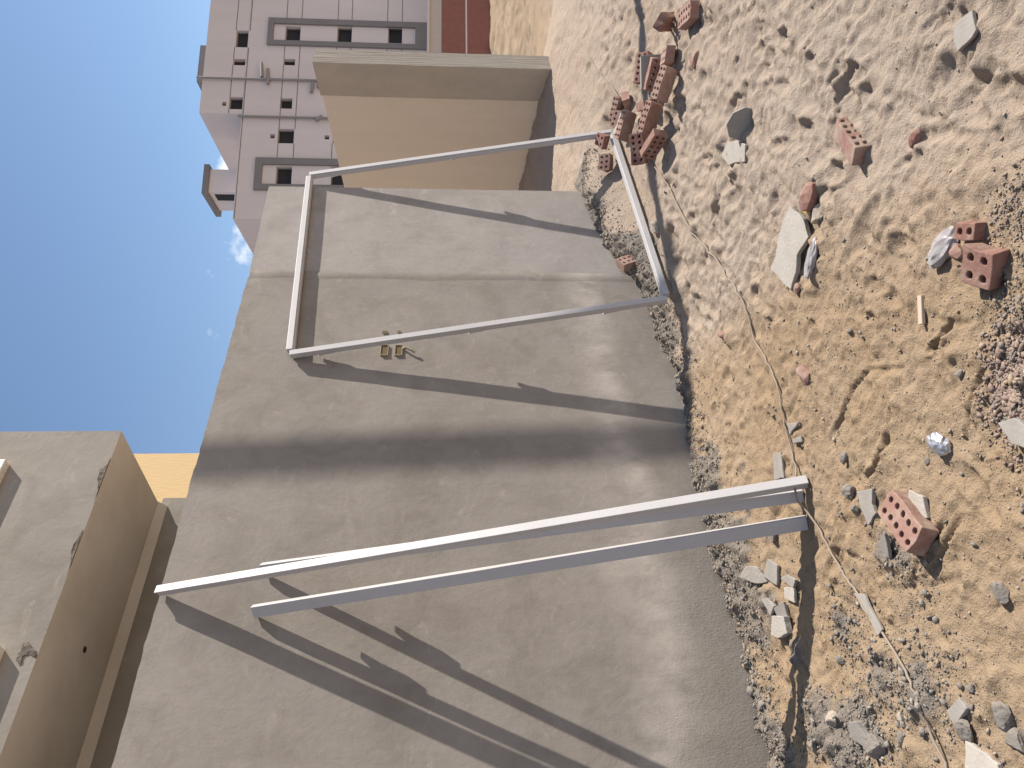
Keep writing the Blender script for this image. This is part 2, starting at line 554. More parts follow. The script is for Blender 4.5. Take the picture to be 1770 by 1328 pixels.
fr = np.random.default_rng(11)
for _ in range(420):
    x, y = fr.uniform(-.2, 6.5), fr.uniform(1.3, 10.5)
    t = sstep(-.1, .9, np.array(x + .12 * y - .35))
    if fr.random() > .15 + .85 * t or (x * NV[0] + y * NV[1] + N0) < .45:
        continue
    yaw = math.radians(fr.normal(62, 22)) if fr.random() < .75 else fr.uniform(0, 6.28)
    stamp(x, y, yaw, fr.uniform(.09, .15), fr.uniform(.035, .06), fr.uniform(.008, .024), fr.uniform(.2, .6), fr.uniform(1.2, 3))
for _ in range(900):
    x, y = fr.uniform(-2.2, 5.5), fr.uniform(1.3, 8)
    if (x * NV[0] + y * NV[1] + N0) < .1:
        continue
    stamp(x, y, fr.uniform(0, 6.28), fr.uniform(.02, .05), fr.uniform(.015, .03), fr.uniform(-.012, .012), .2, 1)


fr = np.random.default_rng(23)
for _ in range(2000):
    az_, rd = fr.uniform(-.35, .62), math.sqrt(fr.uniform(1.7 ** 2, 8.5 ** 2))
    x, y = rd * math.sin(az_), rd * math.cos(az_)
    t = float(sstep(-.1, .9, np.array(x + .12 * y - .35)))
    nn_ = x * NV[0] + y * NV[1] + N0
    if fr.random() > .12 + .88 * t or nn_ < .35 + .4 * (x > .8):
        continue
    yaw = math.radians(fr.normal(62, 25)) if fr.random() < .7 else fr.uniform(0, 6.28)
    k = fr.uniform(.35, 1.0)
    stamp(x, y, yaw, k * fr.uniform(.06, .13), k * fr.uniform(.028, .05), k * fr.uniform(.007, .024), fr.uniform(.1, .8), fr.uniform(1.2, 3.2))
for _ in range(9500):                                   # clods and pock marks
    az_, rd = fr.uniform(-.62, .62), math.sqrt(fr.uniform(1.5 ** 2, 7.0 ** 2))
    x, y = rd * math.sin(az_), rd * math.cos(az_)
    if x * NV[0] + y * NV[1] + N0 < .03:
        continue
    k = fr.lognormal(-4.65, .5)
    stamp(x, y, fr.uniform(0, 6.28), k * 1.3, k, -k * fr.uniform(.3, .75) if fr.random() < .72 else k * .5, .0, 1.8)
for _ in range(170):                                    # drag marks
    az_, rd = fr.uniform(-.5, .55), math.sqrt(fr.uniform(1.7 ** 2, 5.2 ** 2))
    x, y = rd * math.sin(az_), rd * math.cos(az_)
    if x * NV[0] + y * NV[1] + N0 < .3:
        continue
    yaw, cv = fr.uniform(0, 6.28), fr.normal(0, 2.2)
    dp, wd = fr.uniform(.003, .009), fr.uniform(.008, .02)
    for i in range(int(fr.uniform(8, 28))):
        x, y, yaw = x + .022 * math.cos(yaw), y + .022 * math.sin(yaw), yaw + cv * .022
        stamp(x, y, yaw, .026, wd, dp * .6, .45, 1)
DT += 0.0095 * fbm(GXX, GYY, 30, 2, 81) + 0.010 * packed * np.maximum(fbm(GXX, GYY, 7, 4, 83, .6), 0) + .006 * fbm(GXX, GYY, 14, 3, 85)


def track(p, q, bars=True):
    a, b = hitz(*p, 0), hitz(*q, 0)
    L = np.linalg.norm(b - a)
    yaw = math.atan2(b[1] - a[1], b[0] - a[0])
    k = int(L / .028)
    nx, ny = -math.sin(yaw), math.cos(yaw)
    for i in range(k):
        c = a + (b - a) * i / k
        for o, dp in ((0, .004), (.035, .006), (-.035, .006)):
            stamp(c[0] + o * nx, c[1] + o * ny, yaw + (.6 if o else 0), .020, .008, dp, .3, 1)


track((1600, 260), (1590, 620))
track((1612, 0), (1604, 260))
# curved scrapes in the packed sand
for pts in ([(1560, 640), (1500, 640), (1470, 672), (1455, 720), (1440, 745)], [(1540, 700), (1530, 760), (1520, 800), (1500, 830)],
            [(1640, 905), (1600, 960), (1585, 1010)], [(1665, 900), (1640, 950), (1610, 1000)], [(1455, 880), (1440, 940), (1432, 1000)],
            [(1645, 560), (1630, 590), (1610, 605)], [(1700, 640), (1680, 700), (1670, 760)]):
    for (p, q) in zip(pts[:-1], pts[1:]):
        a, b = hitz(*p, 0), hitz(*q, 0)
        for i in range(40):
            c = a + (b - a) * i / 40
            stamp(c[0], c[1], math.atan2(b[1] - a[1], b[0] - a[0]), .03, .013, .0016, .5, 1)
# the pit under the frame's near corner
pc = hitz(1175, 440, 0)
stamp(pc[0], pc[1], math.radians(35), .20, .10, .06, .25, 2)


# keep the sand clear of the frame's bottom bar
SL0, SL1 = hitz(1152, 517, .085), hitz(1058, 230, .19)
tt_ = np.clip(((GXX - SL0[0]) * (SL1[0] - SL0[0]) + (GYY - SL0[1]) * (SL1[1] - SL0[1])) / ((SL1 - SL0)[:2] @ (SL1 - SL0)[:2]), -.03, 1.0)
ds_ = np.hypot(GXX - (SL0[0] + tt_ * (SL1[0] - SL0[0])), GYY - (SL0[1] + tt_ * (SL1[1] - SL0[1])))
zl_ = SL0[2] + tt_ * (SL1[2] - SL0[2]) - .05 - base_h(GXX, GYY)
wk_ = sstep(.30, .08, ds_)
DT = DT * (1 - wk_) + np.minimum(DT, zl_ + .008 * fbm(GXX, GYY, 20, 3, 95)) * wk_


def bil(A, x, y):
    u = np.clip((x - GX0) / GS, 0, len(gx) - 1.001)
    v = np.clip((y - GY0) / GS, 0, len(gy) - 1.001)
    i, j = u.astype(int), v.astype(int)
    fu, fv = u - i, v - j
    return (A[i, j] * (1 - fu) + A[i + 1, j] * fu) * (1 - fv) + (A[i, j + 1] * (1 - fu) + A[i + 1, j + 1] * fu) * fv


edge = np.minimum.reduce([GXX - GX0, GX1 - GXX, GYY - GY0, GY1 - GYY])
DT *= sstep(0, .6, edge)


def H(x, y):
    x, y = np.asarray(x, float), np.asarray(y, float)
    inside = (x > GX0) & (x < GX1) & (y > GY0) & (y < GY1)
    far = .16 * fbm(x, y, .4, 3, 60) + .11 * fbm(x, y, 1.7, 4, 61, .6)
    return base_h(x, y) + np.where(inside, bil(DT, x, y), far * sstep(0, 1.5, np.maximum.reduce([GX0 - x, x - GX1, GY0 - y, y - GY1])))


def g(px, py):
    """pixel -> point on the sand"""
    d = ray(px, py)
    t = np.geomspace(1.0, 60, 900)
    P = OR + d * t[:, None]
    hh = H(P[:, 0], P[:, 1])
    k = np.argmax(P[:, 2] < hh)
    t0, t1 = t[k - 1], t[k]
    tt = np.linspace(t0, t1, 30)
    P = OR + d * tt[:, None]
    k = np.argmax(P[:, 2] <= H(P[:, 0], P[:, 1]) + 1e-9)
    return P[k]


def gz(x, y):
    return float(H(np.array([x]), np.array([y]))[0])


# ground mesh: polar grid about the point under the camera, fine near, coarse far
th = np.concatenate([np.radians(np.arange(-180, -54, 4.0)), np.radians(np.arange(-54, 54, .16)), np.radians(np.arange(54, 180, 4.0))])
rr = np.concatenate([[.25, .5], np.geomspace(.8, 13.5, 860), np.geomspace(13.7, 45, 190), np.geomspace(46, 900, 50)])
TH, RR = np.meshgrid(th, rr, indexing='ij')
X, Y = RR * np.sin(TH), RR * np.cos(TH)
Z = H(X.ravel(), Y.ravel()).reshape(X.shape)
nt_, nr = X.shape
vid = np.arange(nt_ * nr).reshape(nt_, nr)
a = vid
b = np.roll(vid, -1, axis=0)
quads = np.stack([a[:, :-1], b[:, :-1], b[:, 1:], a[:, 1:]], -1).reshape(-1, 4)
verts = np.stack([X, Y, Z], -1).reshape(-1, 3)
cidx = len(verts)
verts = np.vstack([verts, [[0, 0, gz(0, 0)]]])
tris = np.stack([np.full(nt_, cidx), b[:, 0], a[:, 0]], -1)
me = bpy.data.meshes.new('ground')
me.vertices.add(len(verts))
me.vertices.foreach_set('co', verts.astype(np.float32).ravel())
nl = quads.size + tris.size
me.loops.add(nl)
me.loops.foreach_set('vertex_index', np.concatenate([quads[:, ::-1].ravel(), tris[:, ::-1].ravel()]).astype(np.int32))
me.polygons.add(len(quads) + len(tris))
me.polygons.foreach_set('loop_start', np.concatenate([np.arange(len(quads)) * 4, quads.size + np.arange(len(tris)) * 3]).astype(np.int32))
me.polygons.foreach_set('use_smooth', np.ones(len(quads) + len(tris), bool))
me.update(calc_edges=True)
me.validate()
vx, vy = verts[:, 0], verts[:, 1]
inside = (vx > GX0) & (vx < GX1) & (vy > GY0) & (vy < GY1)
for nm, A, out in (('cement', debris, 0.0), ('loose', soft, 0.6)):
    at = me.attributes.new(nm, 'FLOAT', 'POINT')
    val = np.where(inside, bil(A, vx, vy), out)
    if nm == 'loose':
        val = val * sstep(13, 10, vy)          # the field beyond is ochre again
    at.data.foreach_set('value', val.astype(np.float32))
ground = put('ground', me)
ground['kind'] = 'structure'


def sand_material():
    m = bpy.data.materials.new('sand')
    m.use_nodes = True
    nt = m.node_tree
    bs = nt.nodes['Principled BSDF']
    bs.inputs['Roughness'].default_value = 0.95
    bs.inputs['Specular IOR Level'].default_value = 0.15
    tc = nt.nodes.new('ShaderNodeTexCoord')

    def noise(s, d=5, r=.6):
        n = N_(nt, 'ShaderNodeTexNoise', Scale=s, Detail=d, Roughness=r)
        nt.links.new(tc.outputs['Object'], n.inputs['Vector'])
        return n.outputs[0]
    ce = nt.nodes.new('ShaderNodeAttribute')
    ce.attribute_name = 'cement'
    lo = nt.nodes.new('ShaderNodeAttribute')
    lo.attribute_name = 'loose'
    tan = mixc(nt, ramp(nt, noise(1.6), .35, .65), (0.345, 0.245, 0.152), (0.365, 0.273, 0.184))
    pink = mixc(nt, ramp(nt, noise(1.1), .35, .65), (0.395, 0.312, 0.242), (0.39, 0.318, 0.252))
    lf = math_(nt, 'ADD', lo.outputs['Fac'], math_(nt, 'MULTIPLY', math_(nt, 'SUBTRACT', noise(3.0), .5), .9))
    c = mixc(nt, ramp(nt, lf, .2, .8), tan, pink)
    c = mixc(nt, math_(nt, 'MULTIPLY', ramp(nt, noise(14, 6, .7), .5, .72), .35), c, (0.255, 0.195, 0.142))
    c = mixc(nt, math_(nt, 'MULTIPLY', ramp(nt, noise(120, 3, .7), .55, .75), .30), c, (0.19, 0.15, 0.115))
    c = mixc(nt, math_(nt, 'MULTIPLY', ramp(nt, noise(.55, 6, .65), .50, .70), .35), c, (0.26, 0.175, 0.105))
    cf = math_(nt, 'ADD', ce.outputs['Fac'], math_(nt, 'MULTIPLY', math_(nt, 'SUBTRACT', noise(9.0, 6, .7), .5), .9))
    grey = mixc(nt, noise(40, 4), (0.15, 0.133, 0.116), (0.255, 0.228, 0.198))
    c = mixc(nt, math_(nt, 'MULTIPLY', ramp(nt, cf, .35, .65), .85), c, grey)
    nt.links.new(c, bs.inputs['Base Color'])
    bp = nt.nodes.new('ShaderNodeBump')
    bp.inputs['Strength'].default_value = 1.0
    bp.inputs['Distance'].default_value = 0.014
    hh = math_(nt, 'ADD', noise(45, 6, .7), math_(nt, 'MULTIPLY', noise(160, 3), .35))
    nt.links.new(hh, bp.inputs['Height'])
    nt.links.new(bp.outputs[0], bs.inputs['Normal'])
    return m


me.materials.append(sand_material())

# ------------------------------------------------------------------ boundary wall
S_KINK = 4.46
END = hitz(465, 322, WTOP)
S0 = -7.0


def wall_grid(name, xs, zs, thick, mt, parent, wob=0.004, top_jag=0.008, seed=0, slope=0.0):
    xs, zs = np.asarray(xs), np.asarray(zs)
    XX, ZZ = np.meshgrid(xs, zs, indexing='ij')
    ZZ = ZZ.copy()
    YY = wob * fbm(XX, ZZ, .8, 3, seed) + wob * .35 * fbm(XX, ZZ, 5, 3, seed + 7)
    ZZ += slope * (XX - xs[0]) * np.clip(ZZ / WTOP, 0, 1)
    ZZ[:, -1] += top_jag * fbm(XX[:, -1], XX[:, -1] * 0, 9, 4, seed + 3, .7)
    nx, nz = XX.shape
    v = [(float(XX[i, j]), float(YY[i, j]), float(ZZ[i, j])) for i in range(nx) for j in range(nz)]
    f = [(i * nz + j, (i + 1) * nz + j, (i + 1) * nz + j + 1, i * nz + j + 1) for i in range(nx - 1) for j in range(nz - 1)]
    k = len(v)
    v += [(float(x), thick, float(z)) for x, z in zip(XX[:, 0], ZZ[:, 0])] + [(float(x), thick, float(z)) for x, z in zip(XX[:, -1], ZZ[:, -1])]
    for i in range(nx - 1):
        f.append((k + i, k + nx + i, k + nx + i + 1, k + i + 1))
        f.append((i * nz + nz - 1, (i + 1) * nz + nz - 1, k + nx + i + 1, k + nx + i))
    f.append(tuple([j for j in range(nz)] + [k + nx, k]))
    f.append(tuple(reversed([(nx - 1) * nz + j for j in range(nz)] + [k + 2 * nx - 1, k + nx - 1])))
    me = bpy.data.meshes.new(name)
    me.from_pydata(v, [], f)
    me.materials.append(mt)
    me.update()
    return put(name, me, parent)


bw = thing('boundary_wall', 'long grey cement rendered boundary wall that the steel frames lean on', 'wall', W(0, 0, 0), WROT)
wall_grid('wall_panel', np.concatenate([np.arange(S0, .6, .2), np.arange(.6, S_KINK + .001, .0403)]), np.concatenate([[-.4], np.linspace(-.1, WTOP - .04, 40), [WTOP]]), .2, M['plaster'], bw, seed=3)
SE_, ZE_ = hitw(465, 322)
ep = wall_grid('end_panel', np.linspace(S_KINK + .012, SE_, 34), np.concatenate([[-.4], np.linspace(-.1, WTOP - .04, 40), [WTOP]]), .2, M['plaster_pale'], bw, seed=9, wob=.006, slope=(ZE_ - WTOP) / (SE_ - S_KINK))
ep['label'] = 'paler far end of the boundary wall past the rough joint'
# the rough joint between the two panels: a lumpy ridge of render
jm = MB()
zs = np.linspace(-.1, WTOP - .01, 70)
for k, z in enumerate(zs):
    pass
sec = [(-.07, .004), (-.03, -.003), (.004, -.006), (.03, -.002), (.07, .004)]
for k, z in enumerate(zs):
    for (u, n) in sec:
        w = 1 + .7 * float(vn(np.array(z * 6.0), np.array(u * 40), 2))
        jm.v.append((S_KINK + u + .012 * float(vn(np.array(z * 4.0), np.array(3.0), 5)), n * w, z))
for k in range(len(zs) - 1):
    for i in range(len(sec) - 1):
        jm.f.append((k * 5 + i, k * 5 + i + 1, (k + 1) * 5 + i + 1, (k + 1) * 5 + i))
        jm.m.append(0)
jm.build('joint', M['plaster'], bw, smooth=True)


def recess(px0, py0, px1, py1, rim=True):
    (s0, z0), (s1, z1) = hitw(px0, py1), hitw(px1, py0)
    s0, s1 = sorted((s0, s1))
    z0, z1 = sorted((z0, z1))
    m = MB().box(s0, s1, -.0065, -.0045, z0, z1)  # flat plate on the wall, the depth only suggested by its dark colour
    o = m.build('electrical_box', M['box_in_shade'], bw)
    if rim:
        r = MB()
        t = .004
        r.box(s0 - t, s0, -.014, .002, z0 - t, z1 + t)
        r.box(s1, s1 + t, -.013, .002, z0 - t, z1 + t)
        r.box(s0, s1, -.0115, .002, z1, z1 + t)
        r.box(s0, s1, -.011, .002, z0 - t, z0)
        r.build('rim', M['box_rim'], o)
    return o


recess(658, 599, 671, 615)
recess(683, 599, 695, 615)
recess(661, 573, 670, 578, False)
recess(687, 573, 693, 577, False)
s0, z0 = hitw(696, 604)
MB().tube([(s0, -.008, z0), (s0 - .01, -.03, z0 - .02), (s0 - .035, -.028, z0 - .06), (s0 - .05, -.02, z0 - .085)], .008, 6).build('cable_end', M['box_rim'], bw)
# ------------------------------------------------------------------ house with the overhanging upper storey
SOF, NF, NB, SE = 3.60, -.21, -1.07, 3.16
hs = thing('grey_house', 'unpainted grey rendered house with overhanging upper storey behind the boundary wall', 'house', W(0, 0, 0), WROT)


def wall_open(m, x0, x1, z0, z1, y, ops, depth, mi=0, back=None):
    """front wall in the plane y with real openings; reveals go to y + depth"""
    xs = sorted({x0, x1, *[o[0] for o in ops], *[o[1] for o in ops]})
    zs = sorted({z0, z1, *[o[2] for o in ops], *[o[3] for o in ops]})
    for i in range(len(xs) - 1):
        for j in range(len(zs) - 1):
            cx, cz = (xs[i] + xs[i + 1]) / 2, (zs[j] + zs[j + 1]) / 2
            if any(o[0] < cx < o[1] and o[2] < cz < o[3] for o in ops):
                continue
            m.quad((xs[i], y, zs[j]), (xs[i + 1], y, zs[j]), (xs[i + 1], y, zs[j + 1]), (xs[i], y, zs[j + 1]), mi=mi)
    for (a, b, c, d) in ops:
        y2 = y + depth
        m.quad((a, y, c), (a, y2, c), (a, y2, d), (a, y, d), mi=mi)
        m.quad((b, y, c), (b, y, d), (b, y2, d), (b, y2, c), mi=mi)
        m.quad((a, y, c), (b, y, c), (b, y2, c), (a, y2, c), mi=mi)
        m.quad((a, y, d), (a, y2, d), (b, y2, d), (b, y, d), mi=mi)


# windows of the upper storey: lower-right outer corner of each casing from the photo
s1r, z1b = hitw(17, 803, NF)
s2r, z2b = hitw(9, 1123, NF)
HW = 1.0
ops = [(s1r - .95, s1r - .07, z1b + .07, z1b + 1.23), (s2r - .75, s2r - .07, z2b + .07, z2b + 1.23)]
print('windows', ops)
m = MB()
TOP = 7.2
wall_open(m, S0, SE, SOF, TOP, -NF, ops, .18)
m.quad((SE, -NF, SOF), (SE, 4, SOF), (SE, 4, TOP), (SE, -NF, TOP))
m.quad((S0, -NF, TOP), (SE, -NF, TOP), (SE, 4, TOP), (S0, 4, TOP))
m.quad((S0, -NF, SOF), (S0, -NF, TOP), (S0, 4, TOP), (S0, 4, SOF))
m.quad((S0, 4, SOF), (S0, 4, TOP), (SE, 4, TOP), (SE, 4, SOF))
m.build('upper_wall', M['plaster_house'], hs)
MB().quad((S0, -NF, SOF), (SE, -NF, SOF), (SE, -NB + .3, SOF), (S0, -NB + .3, SOF)).build('soffit', M['soffit'], hs)
MB().box(S0, SE + .07, -NB, 3.9, -.3, SOF - .004).build('lower_wall', M['plaster_house'], hs)
# fillet where the soffit meets the lower wall
MB().prism([(0, 0), (-.06, 0), (0, -.05)], (S0, -NB - .003, SOF - .002), (SE, -NB - .003, SOF - .002), (0, 1, 0), (0, 0, 1)).build('fillet', M['soffit'], hs)
for (a, b, c, d) in ops:
    w = MB()
    t = .07
    y0, y1 = -NF - .055, -NF + .06
    w.box(a - t, a, y0, y1, c - t, d + t)
    w.box(b, b + t, y0, y1, c - t, d + t)
    w.box(a, b, y0, y1, c - t, c)
    w.box(a, b, y0, y1, d, d + t)
    wo = w.build('window', M['white'], hs, bevel=.006)
    i = MB()
    i.box(a, a + .04, y0 + .04, y1, c, d)
    i.box(b - .04, b, y0 + .04, y1, c, d)
    i.box(a + .04, b - .04, y0 + .04, y1, c, c + .04)
    i.box(a + .04, b - .04, y0 + .04, y1, d - .04, d)
    i.box((a + b) / 2 - .025, (a + b) / 2 + .025, y0 + .045, y1 - .002, c + .04, d - .04)
    i.build('sash', M['white'], wo)
    MB().box(a + .04, b - .04, y1 - .03, y1 - .02, c + .04, d - .04).build('pane', M['pane'], wo)


def gash(pts, depth=.03):
    """patch where the render has broken off the lower edge of the upper wall; recess shade is painted in its dark colour"""
    P = [hitw(*p, NF) for p in pts]
    m = MB()
    P2 = []
    for i in range(len(P)):
        (a, b), (c, d) = P[i], P[(i + 1) % len(P)]
        for k in (0, .33, .66):
            P2.append((a + (c - a) * k + random.uniform(-.006, .006), max(SOF + .001, b + (d - b) * k + random.uniform(-.006, .006))))
    P = P2
    base = [(s, -NF - .0015, z) for s, z in P]
    cs = np.mean([p[0] for p in P]), np.mean([p[1] for p in P])
    inner = [(s + (cs[0] - s) * .35 + .006 * random.uniform(-1, 1), -NF - .003 - .004 * random.random(), max(SOF + .001, z + (cs[1] - z) * .2)) for s, z in P]
    n = len(P)
    for i in range(n):
        j = (i + 1) % n
        m.quad(base[i], base[j], inner[j], inner[i])
    m.quad(*inner)
    m.build('broken_render_shade', M['plaster_break_shade'], hs)


gash([(192, 788), (186, 800), (173, 812), (168, 830), (167, 850), (172, 872), (180, 862), (186, 842), (189, 822)])
gash([(144, 915), (134, 930), (124, 948), (121, 965), (119, 985), (122, 998), (133, 972), (142, 955), (147, 935)])
gash([(70, 1137), (64, 1128), (50, 1112), (40, 1112), (36, 1122), (30, 1138), (32, 1152), (40, 1135), (52, 1132)])
s_, z_ = hitp(146, 1123, np.array([0, 0, SOF]), np.array([0, 0, 1.0])) @ DV, SOF
ph = hitz(146, 1123, SOF)
MB().tube([(float(ph @ DV), -float(ph @ NV + N0), SOF - .004), (float(ph @ DV), -float(ph @ NV + N0), SOF + .02)], .018, 10).build('hole', M['room_dark'], hs)

# yellow building beyond
yb = thing('yellow_building', 'sunlit yellow painted wall of a building behind the grey house', 'building', W(0, -3.1, 0), WROT)
py_ = hitp(300, 784, W(0, -3.1, 0), NV)
ys = float(py_ @ DV)
MB().box(S0, ys, 0, 3.0, -.3, 5.4).build('wall', M['yellow'], yb)
MB().box(S0, ys - .3, .15, 2.8, 5.4, 5.65).build('parapet', M['yellow'], yb)

# ------------------------------------------------------------------ neighbour's wall with concrete pillar
A_ = hitz(540, 108, WTOP)
B_ = hitz(555, 148, WTOP)
C_ = hitz(596, 322, WTOP)
dB = C_ - B_
dB[2] = 0
dB /= np.linalg.norm(dB)                      # away from the camera along the beige wall
nB = np.array([dB[1], -dB[0], 0])             # to the right of it
yawB = math.atan2(dB[1], dB[0])
nw = thing('neighbour_wall', 'shaded beige painted garden wall with a bare concrete end pillar', 'wall', (A_[0], A_[1], 0), yawB)
# local x along dB, local y = left of it (towards the viewer's left), z up
lB = (B_ - A_) @ dB
dz = WTOP
pm = MB()
tw = .30
jag = [(0, 0), (.0, -tw), (lB, -tw), (lB, .0)]
m = MB()
NS = 26
for k in range(NS + 1):
    z = -.3 + (dz + .3) * k / NS
    for i, (u, v) in enumerate([(0, 0), (.034, -.09), (.066, -.18), (.098, -.27), (lB, -.27), (lB, 0)]):
        m.v.append((u + .006 * float(vn(np.array(z * 5.0), np.array(i * 3.0), 3)), v + .005 * float(vn(np.array(z * 7.0), np.array(i * 5.0), 8)),
                    z + (.02 * float(vn(np.array(i * 2.2), np.array(1.0), 6)) if k == NS else 0)))
for k in range(NS):
    for i in range(6):
        j = (i + 1) % 6
        m.f.append((k * 6 + i, k * 6 + j, (k + 1) * 6 + j, (k + 1) * 6 + i))
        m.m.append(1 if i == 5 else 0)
m.f.append(tuple(NS * 6 + i for i in range(6)))
m.m.append(0)
m.build('pillar', [M['concrete'], M['concrete_side']], nw)
bl = float((C_ - A_) @ dB) + 2.5
MB().box(lB, bl, -.25, -.012, -.3, dz - .02).build('painted_wall', M['beige'], nw)

# ------------------------------------------------------------------ apartment building
EAZ = math.radians(74)
EV = np.array([math.sin(EAZ), math.cos(EAZ), 0])
EN = np.array([math.cos(EAZ), -math.sin(EAZ), 0])
dd = ray(417, 197)
Q0 = OR + dd * (45.0 / dd[1])
Q0[2] = 0
ab = thing('apartment_building', 'tall mauve grey apartment building with dark framed window columns beyond the sand', 'building', Q0, math.pi / 2 - EAZ)


def ha(px, py):
    p = hitp(px, py, Q0, EN)
    return float((p - Q0) @ EV), float(p[2])


def rect(px0, py0, px1, py1):
    """picture rectangle (x0,y0)-(x1,y1): x runs down the facade, y runs leftwards"""
    pa, pb = ha((px0 + px1) / 2, py0), ha((px0 + px1) / 2, py1)
    zc = ha(px0, (py0 + py1) / 2)[1], ha(px1, (py0 + py1) / 2)[1]
    return (min(pa[0], pb[0]), max(pa[0], pb[0]), min(zc), max(zc))


xc = 0.0                                  # corner of the tall block
z_low = ha(414, 240)[1]
z_top = ha(344, 197)[1]
x_left = ha(402, 378)[0]
z_bot = ha(740, 40)[1]
x_right = 30.0
wins_hi = [rect(408, 53, 430, 82), rect(403, 102, 424, 113), rect(396, 168, 420, 189), rect(384, 176, 391, 183)]
wins = [rect(490, 102, 510, 113), rect(484, 170, 505, 188), rect(480, 223, 508, 248), rect(467, 232, 475, 239), rect(561, 234, 569, 241), rect(575, 226, 600, 248),
        rect(493, 46, 519, 75), rect(583, 46, 608, 75), rect(671, 46, 695, 75), rect(477, 288, 504, 322), rect(572, 288, 600, 322), rect(662, 288, 688, 322)]
m = MB()
wall_open(m, x_left, x_right, -.5, z_low, 0, wins, .3)
m.quad((x_left, 0, -.5), (x_left, 14, -.5), (x_left, 14, z_low), (x_left, 0, z_low))
m.quad((x_left, 0, z_low), (xc, 0, z_low), (xc, 14, z_low), (x_left, 14, z_low))
m.quad((x_right, 0, -.5), (x_right, 14, -.5), (x_right, 14, z_top), (x_right, 0, z_top))
hi = [(max(a, xc + .01), b, c, d) for (a, b, c, d) in wins_hi]
wall_open(m, xc, x_right, z_low, z_top, 0, hi, .3)
m.quad((xc, 0, z_low), (xc, 14, z_low), (xc, 14, z_top), (xc, 0, z_top))
m.quad((xc, 0, z_top), (x_right, 0, z_top), (x_right, 14, z_top), (xc, 14, z_top))
m.build('wall', M['apt'], ab)
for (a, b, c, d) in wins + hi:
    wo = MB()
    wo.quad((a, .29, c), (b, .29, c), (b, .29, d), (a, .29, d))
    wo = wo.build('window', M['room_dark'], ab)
    if b - a > .5:
        fm = MB()
        fm.box(a, a + .05, .2, .26, c, d).box(b - .05, b, .2, .26, c, d).box(a + .05, b - .05, .2, .26, d - .05, d)
        fm.build('frame', M['apt_frame'], wo)
# dark grey surrounds around the window columns
for (o4, i4) in [(rect(463, 37, 739, 83), rect(473, 46, 718, 75)), (rect(440, 277, 760, 332), rect(453, 288, 735, 322))]:
    f = MB()
    (a, b, c, d), (a2, b2, c2, d2) = o4, i4
    f.box(a, a2, -.12, .0, c, d).box(b2, b, -.12, 0, c, d).box(a2, b2, -.12, 0, d2, d).box(a2, b2, -.12, 0, c, c2)
    f.build('window_surround', M['apt_frame'], ab)
# horizontal grooves
for px in (413, 437, 498, 524, 586, 610, 671, 696):
    z = ha(px, 0)[1]
    x0 = xc if z > z_low else x_left
    segs = [(x0, x_right)]
    for (a, b, c, d) in wins + hi + [rect(463, 37, 739, 83), rect(440, 277, 760, 332)]:
        if c - .05 < z < d + .05:
            ns = []
            for (u, v) in segs:
                if b <= u or a >= v:
                    ns.append((u, v))
                else:
                    if a > u:
                        ns.append((u, a))
                    if b < v:
                        ns.append((b, v))
            segs = ns
    for (u, v) in segs:
        MB().box(u, v, -.006, .004, z - .025, z + .025).build('groove', M['groove'], ab)
for (py, p0, p1) in ((136, 341, 640), (203, 412, 640)):
    x, zt_ = ha(p0, py)
    _, zb = ha(p1, py)
    pp = MB().tube([(x, -.12, zt_), (x, -.12, zb)], .07, 8).build('drain_pipe', M['pipe'], ab)
    for (q0, q1) in ([((453, 136), (453, 112)), ((464, 122), (464, 148)), ((541, 146), (539, 163)), ((551, 145), (551, 155))] if py == 136 else [((557, 203), (547, 211))]):
        a, b = ha(*q0), ha(*q1)
        MB().tube([(a[0], -.14, a[1]), (b[0], -.16, b[1])], .09, 8).build('branch', M['pipe'], pp)
# roof structures
def had(px, py, dep):
    p = hitp(px, py, Q0 - EN * dep, EN)
    return float((p - Q0) @ EV), float(p[2])


xa_, za_ = had(357, 334, 2.5)
xb_, zb_ = had(360, 284, 2.5)
zs_ = had(348, 334, 2.5)[1]
rt = MB().box(xa_ + .22, xb_ - .22, 2.7, 5.0, z_low, za_ - .02).build('roof_room', M['apt'], ab)
MB().box(xa_, xb_, 2.5, 5.4, za_ - .02, zs_).build('roof_slab', M['apt_frame'], rt)
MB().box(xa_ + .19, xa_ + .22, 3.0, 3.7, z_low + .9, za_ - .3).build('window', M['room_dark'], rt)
xq, zq = ha(356, 78)
MB().box(xq - 1.4, xq + 1.2, 1.5, 4.5, z_top, z_top + .9).build('roof_slab', M['apt_frame'], ab)

# low walls in front of it at the edge of the field
base = hitz(848, 40, 0.0)
rw = thing('red_wall', 'low red brown brick wall at the far edge of the sandy field', 'wall', (base[0], base[1], 0), math.pi / 2 - EAZ)


def hr(px, py):
    p = hitp(px, py, base, EN)
    return float((p - base) @ EV), float(p[2])


zt_ = hr(763, 40)[1]
MB().box(-9, 16, 0, .25, -.5, zt_).build('wall', M['redwall'], rw)
zc = hr(806, 40)[1]
MB().box(-9, 16, -.012, -.001, zc - .03, zc + .03).build('band', M['paleband'], rw)
base2 = base - EN * 6
sw = thing('shop_front', 'pale beige single storey shed behind the low red wall', 'shed', (base2[0], base2[1], 0), math.pi / 2 - EAZ)
zt2 = float(hitp(740, 40, base2, EN)[2])
MB().box(-9, 22, 0, 3, -.5, zt2 - .08).build('wall', M['beige'], sw)
MB().box(-9.2, 22.2, -.2, 3.2, zt2 - .08, zt2 + .04).build('roof_edge', M['paleband'], sw)

# ------------------------------------------------------------------ steel frames
PROF = [(-.026, -.021), (.026, -.021), (.026, .008), (.016, .008), (.016, .021), (-.026, .021)]


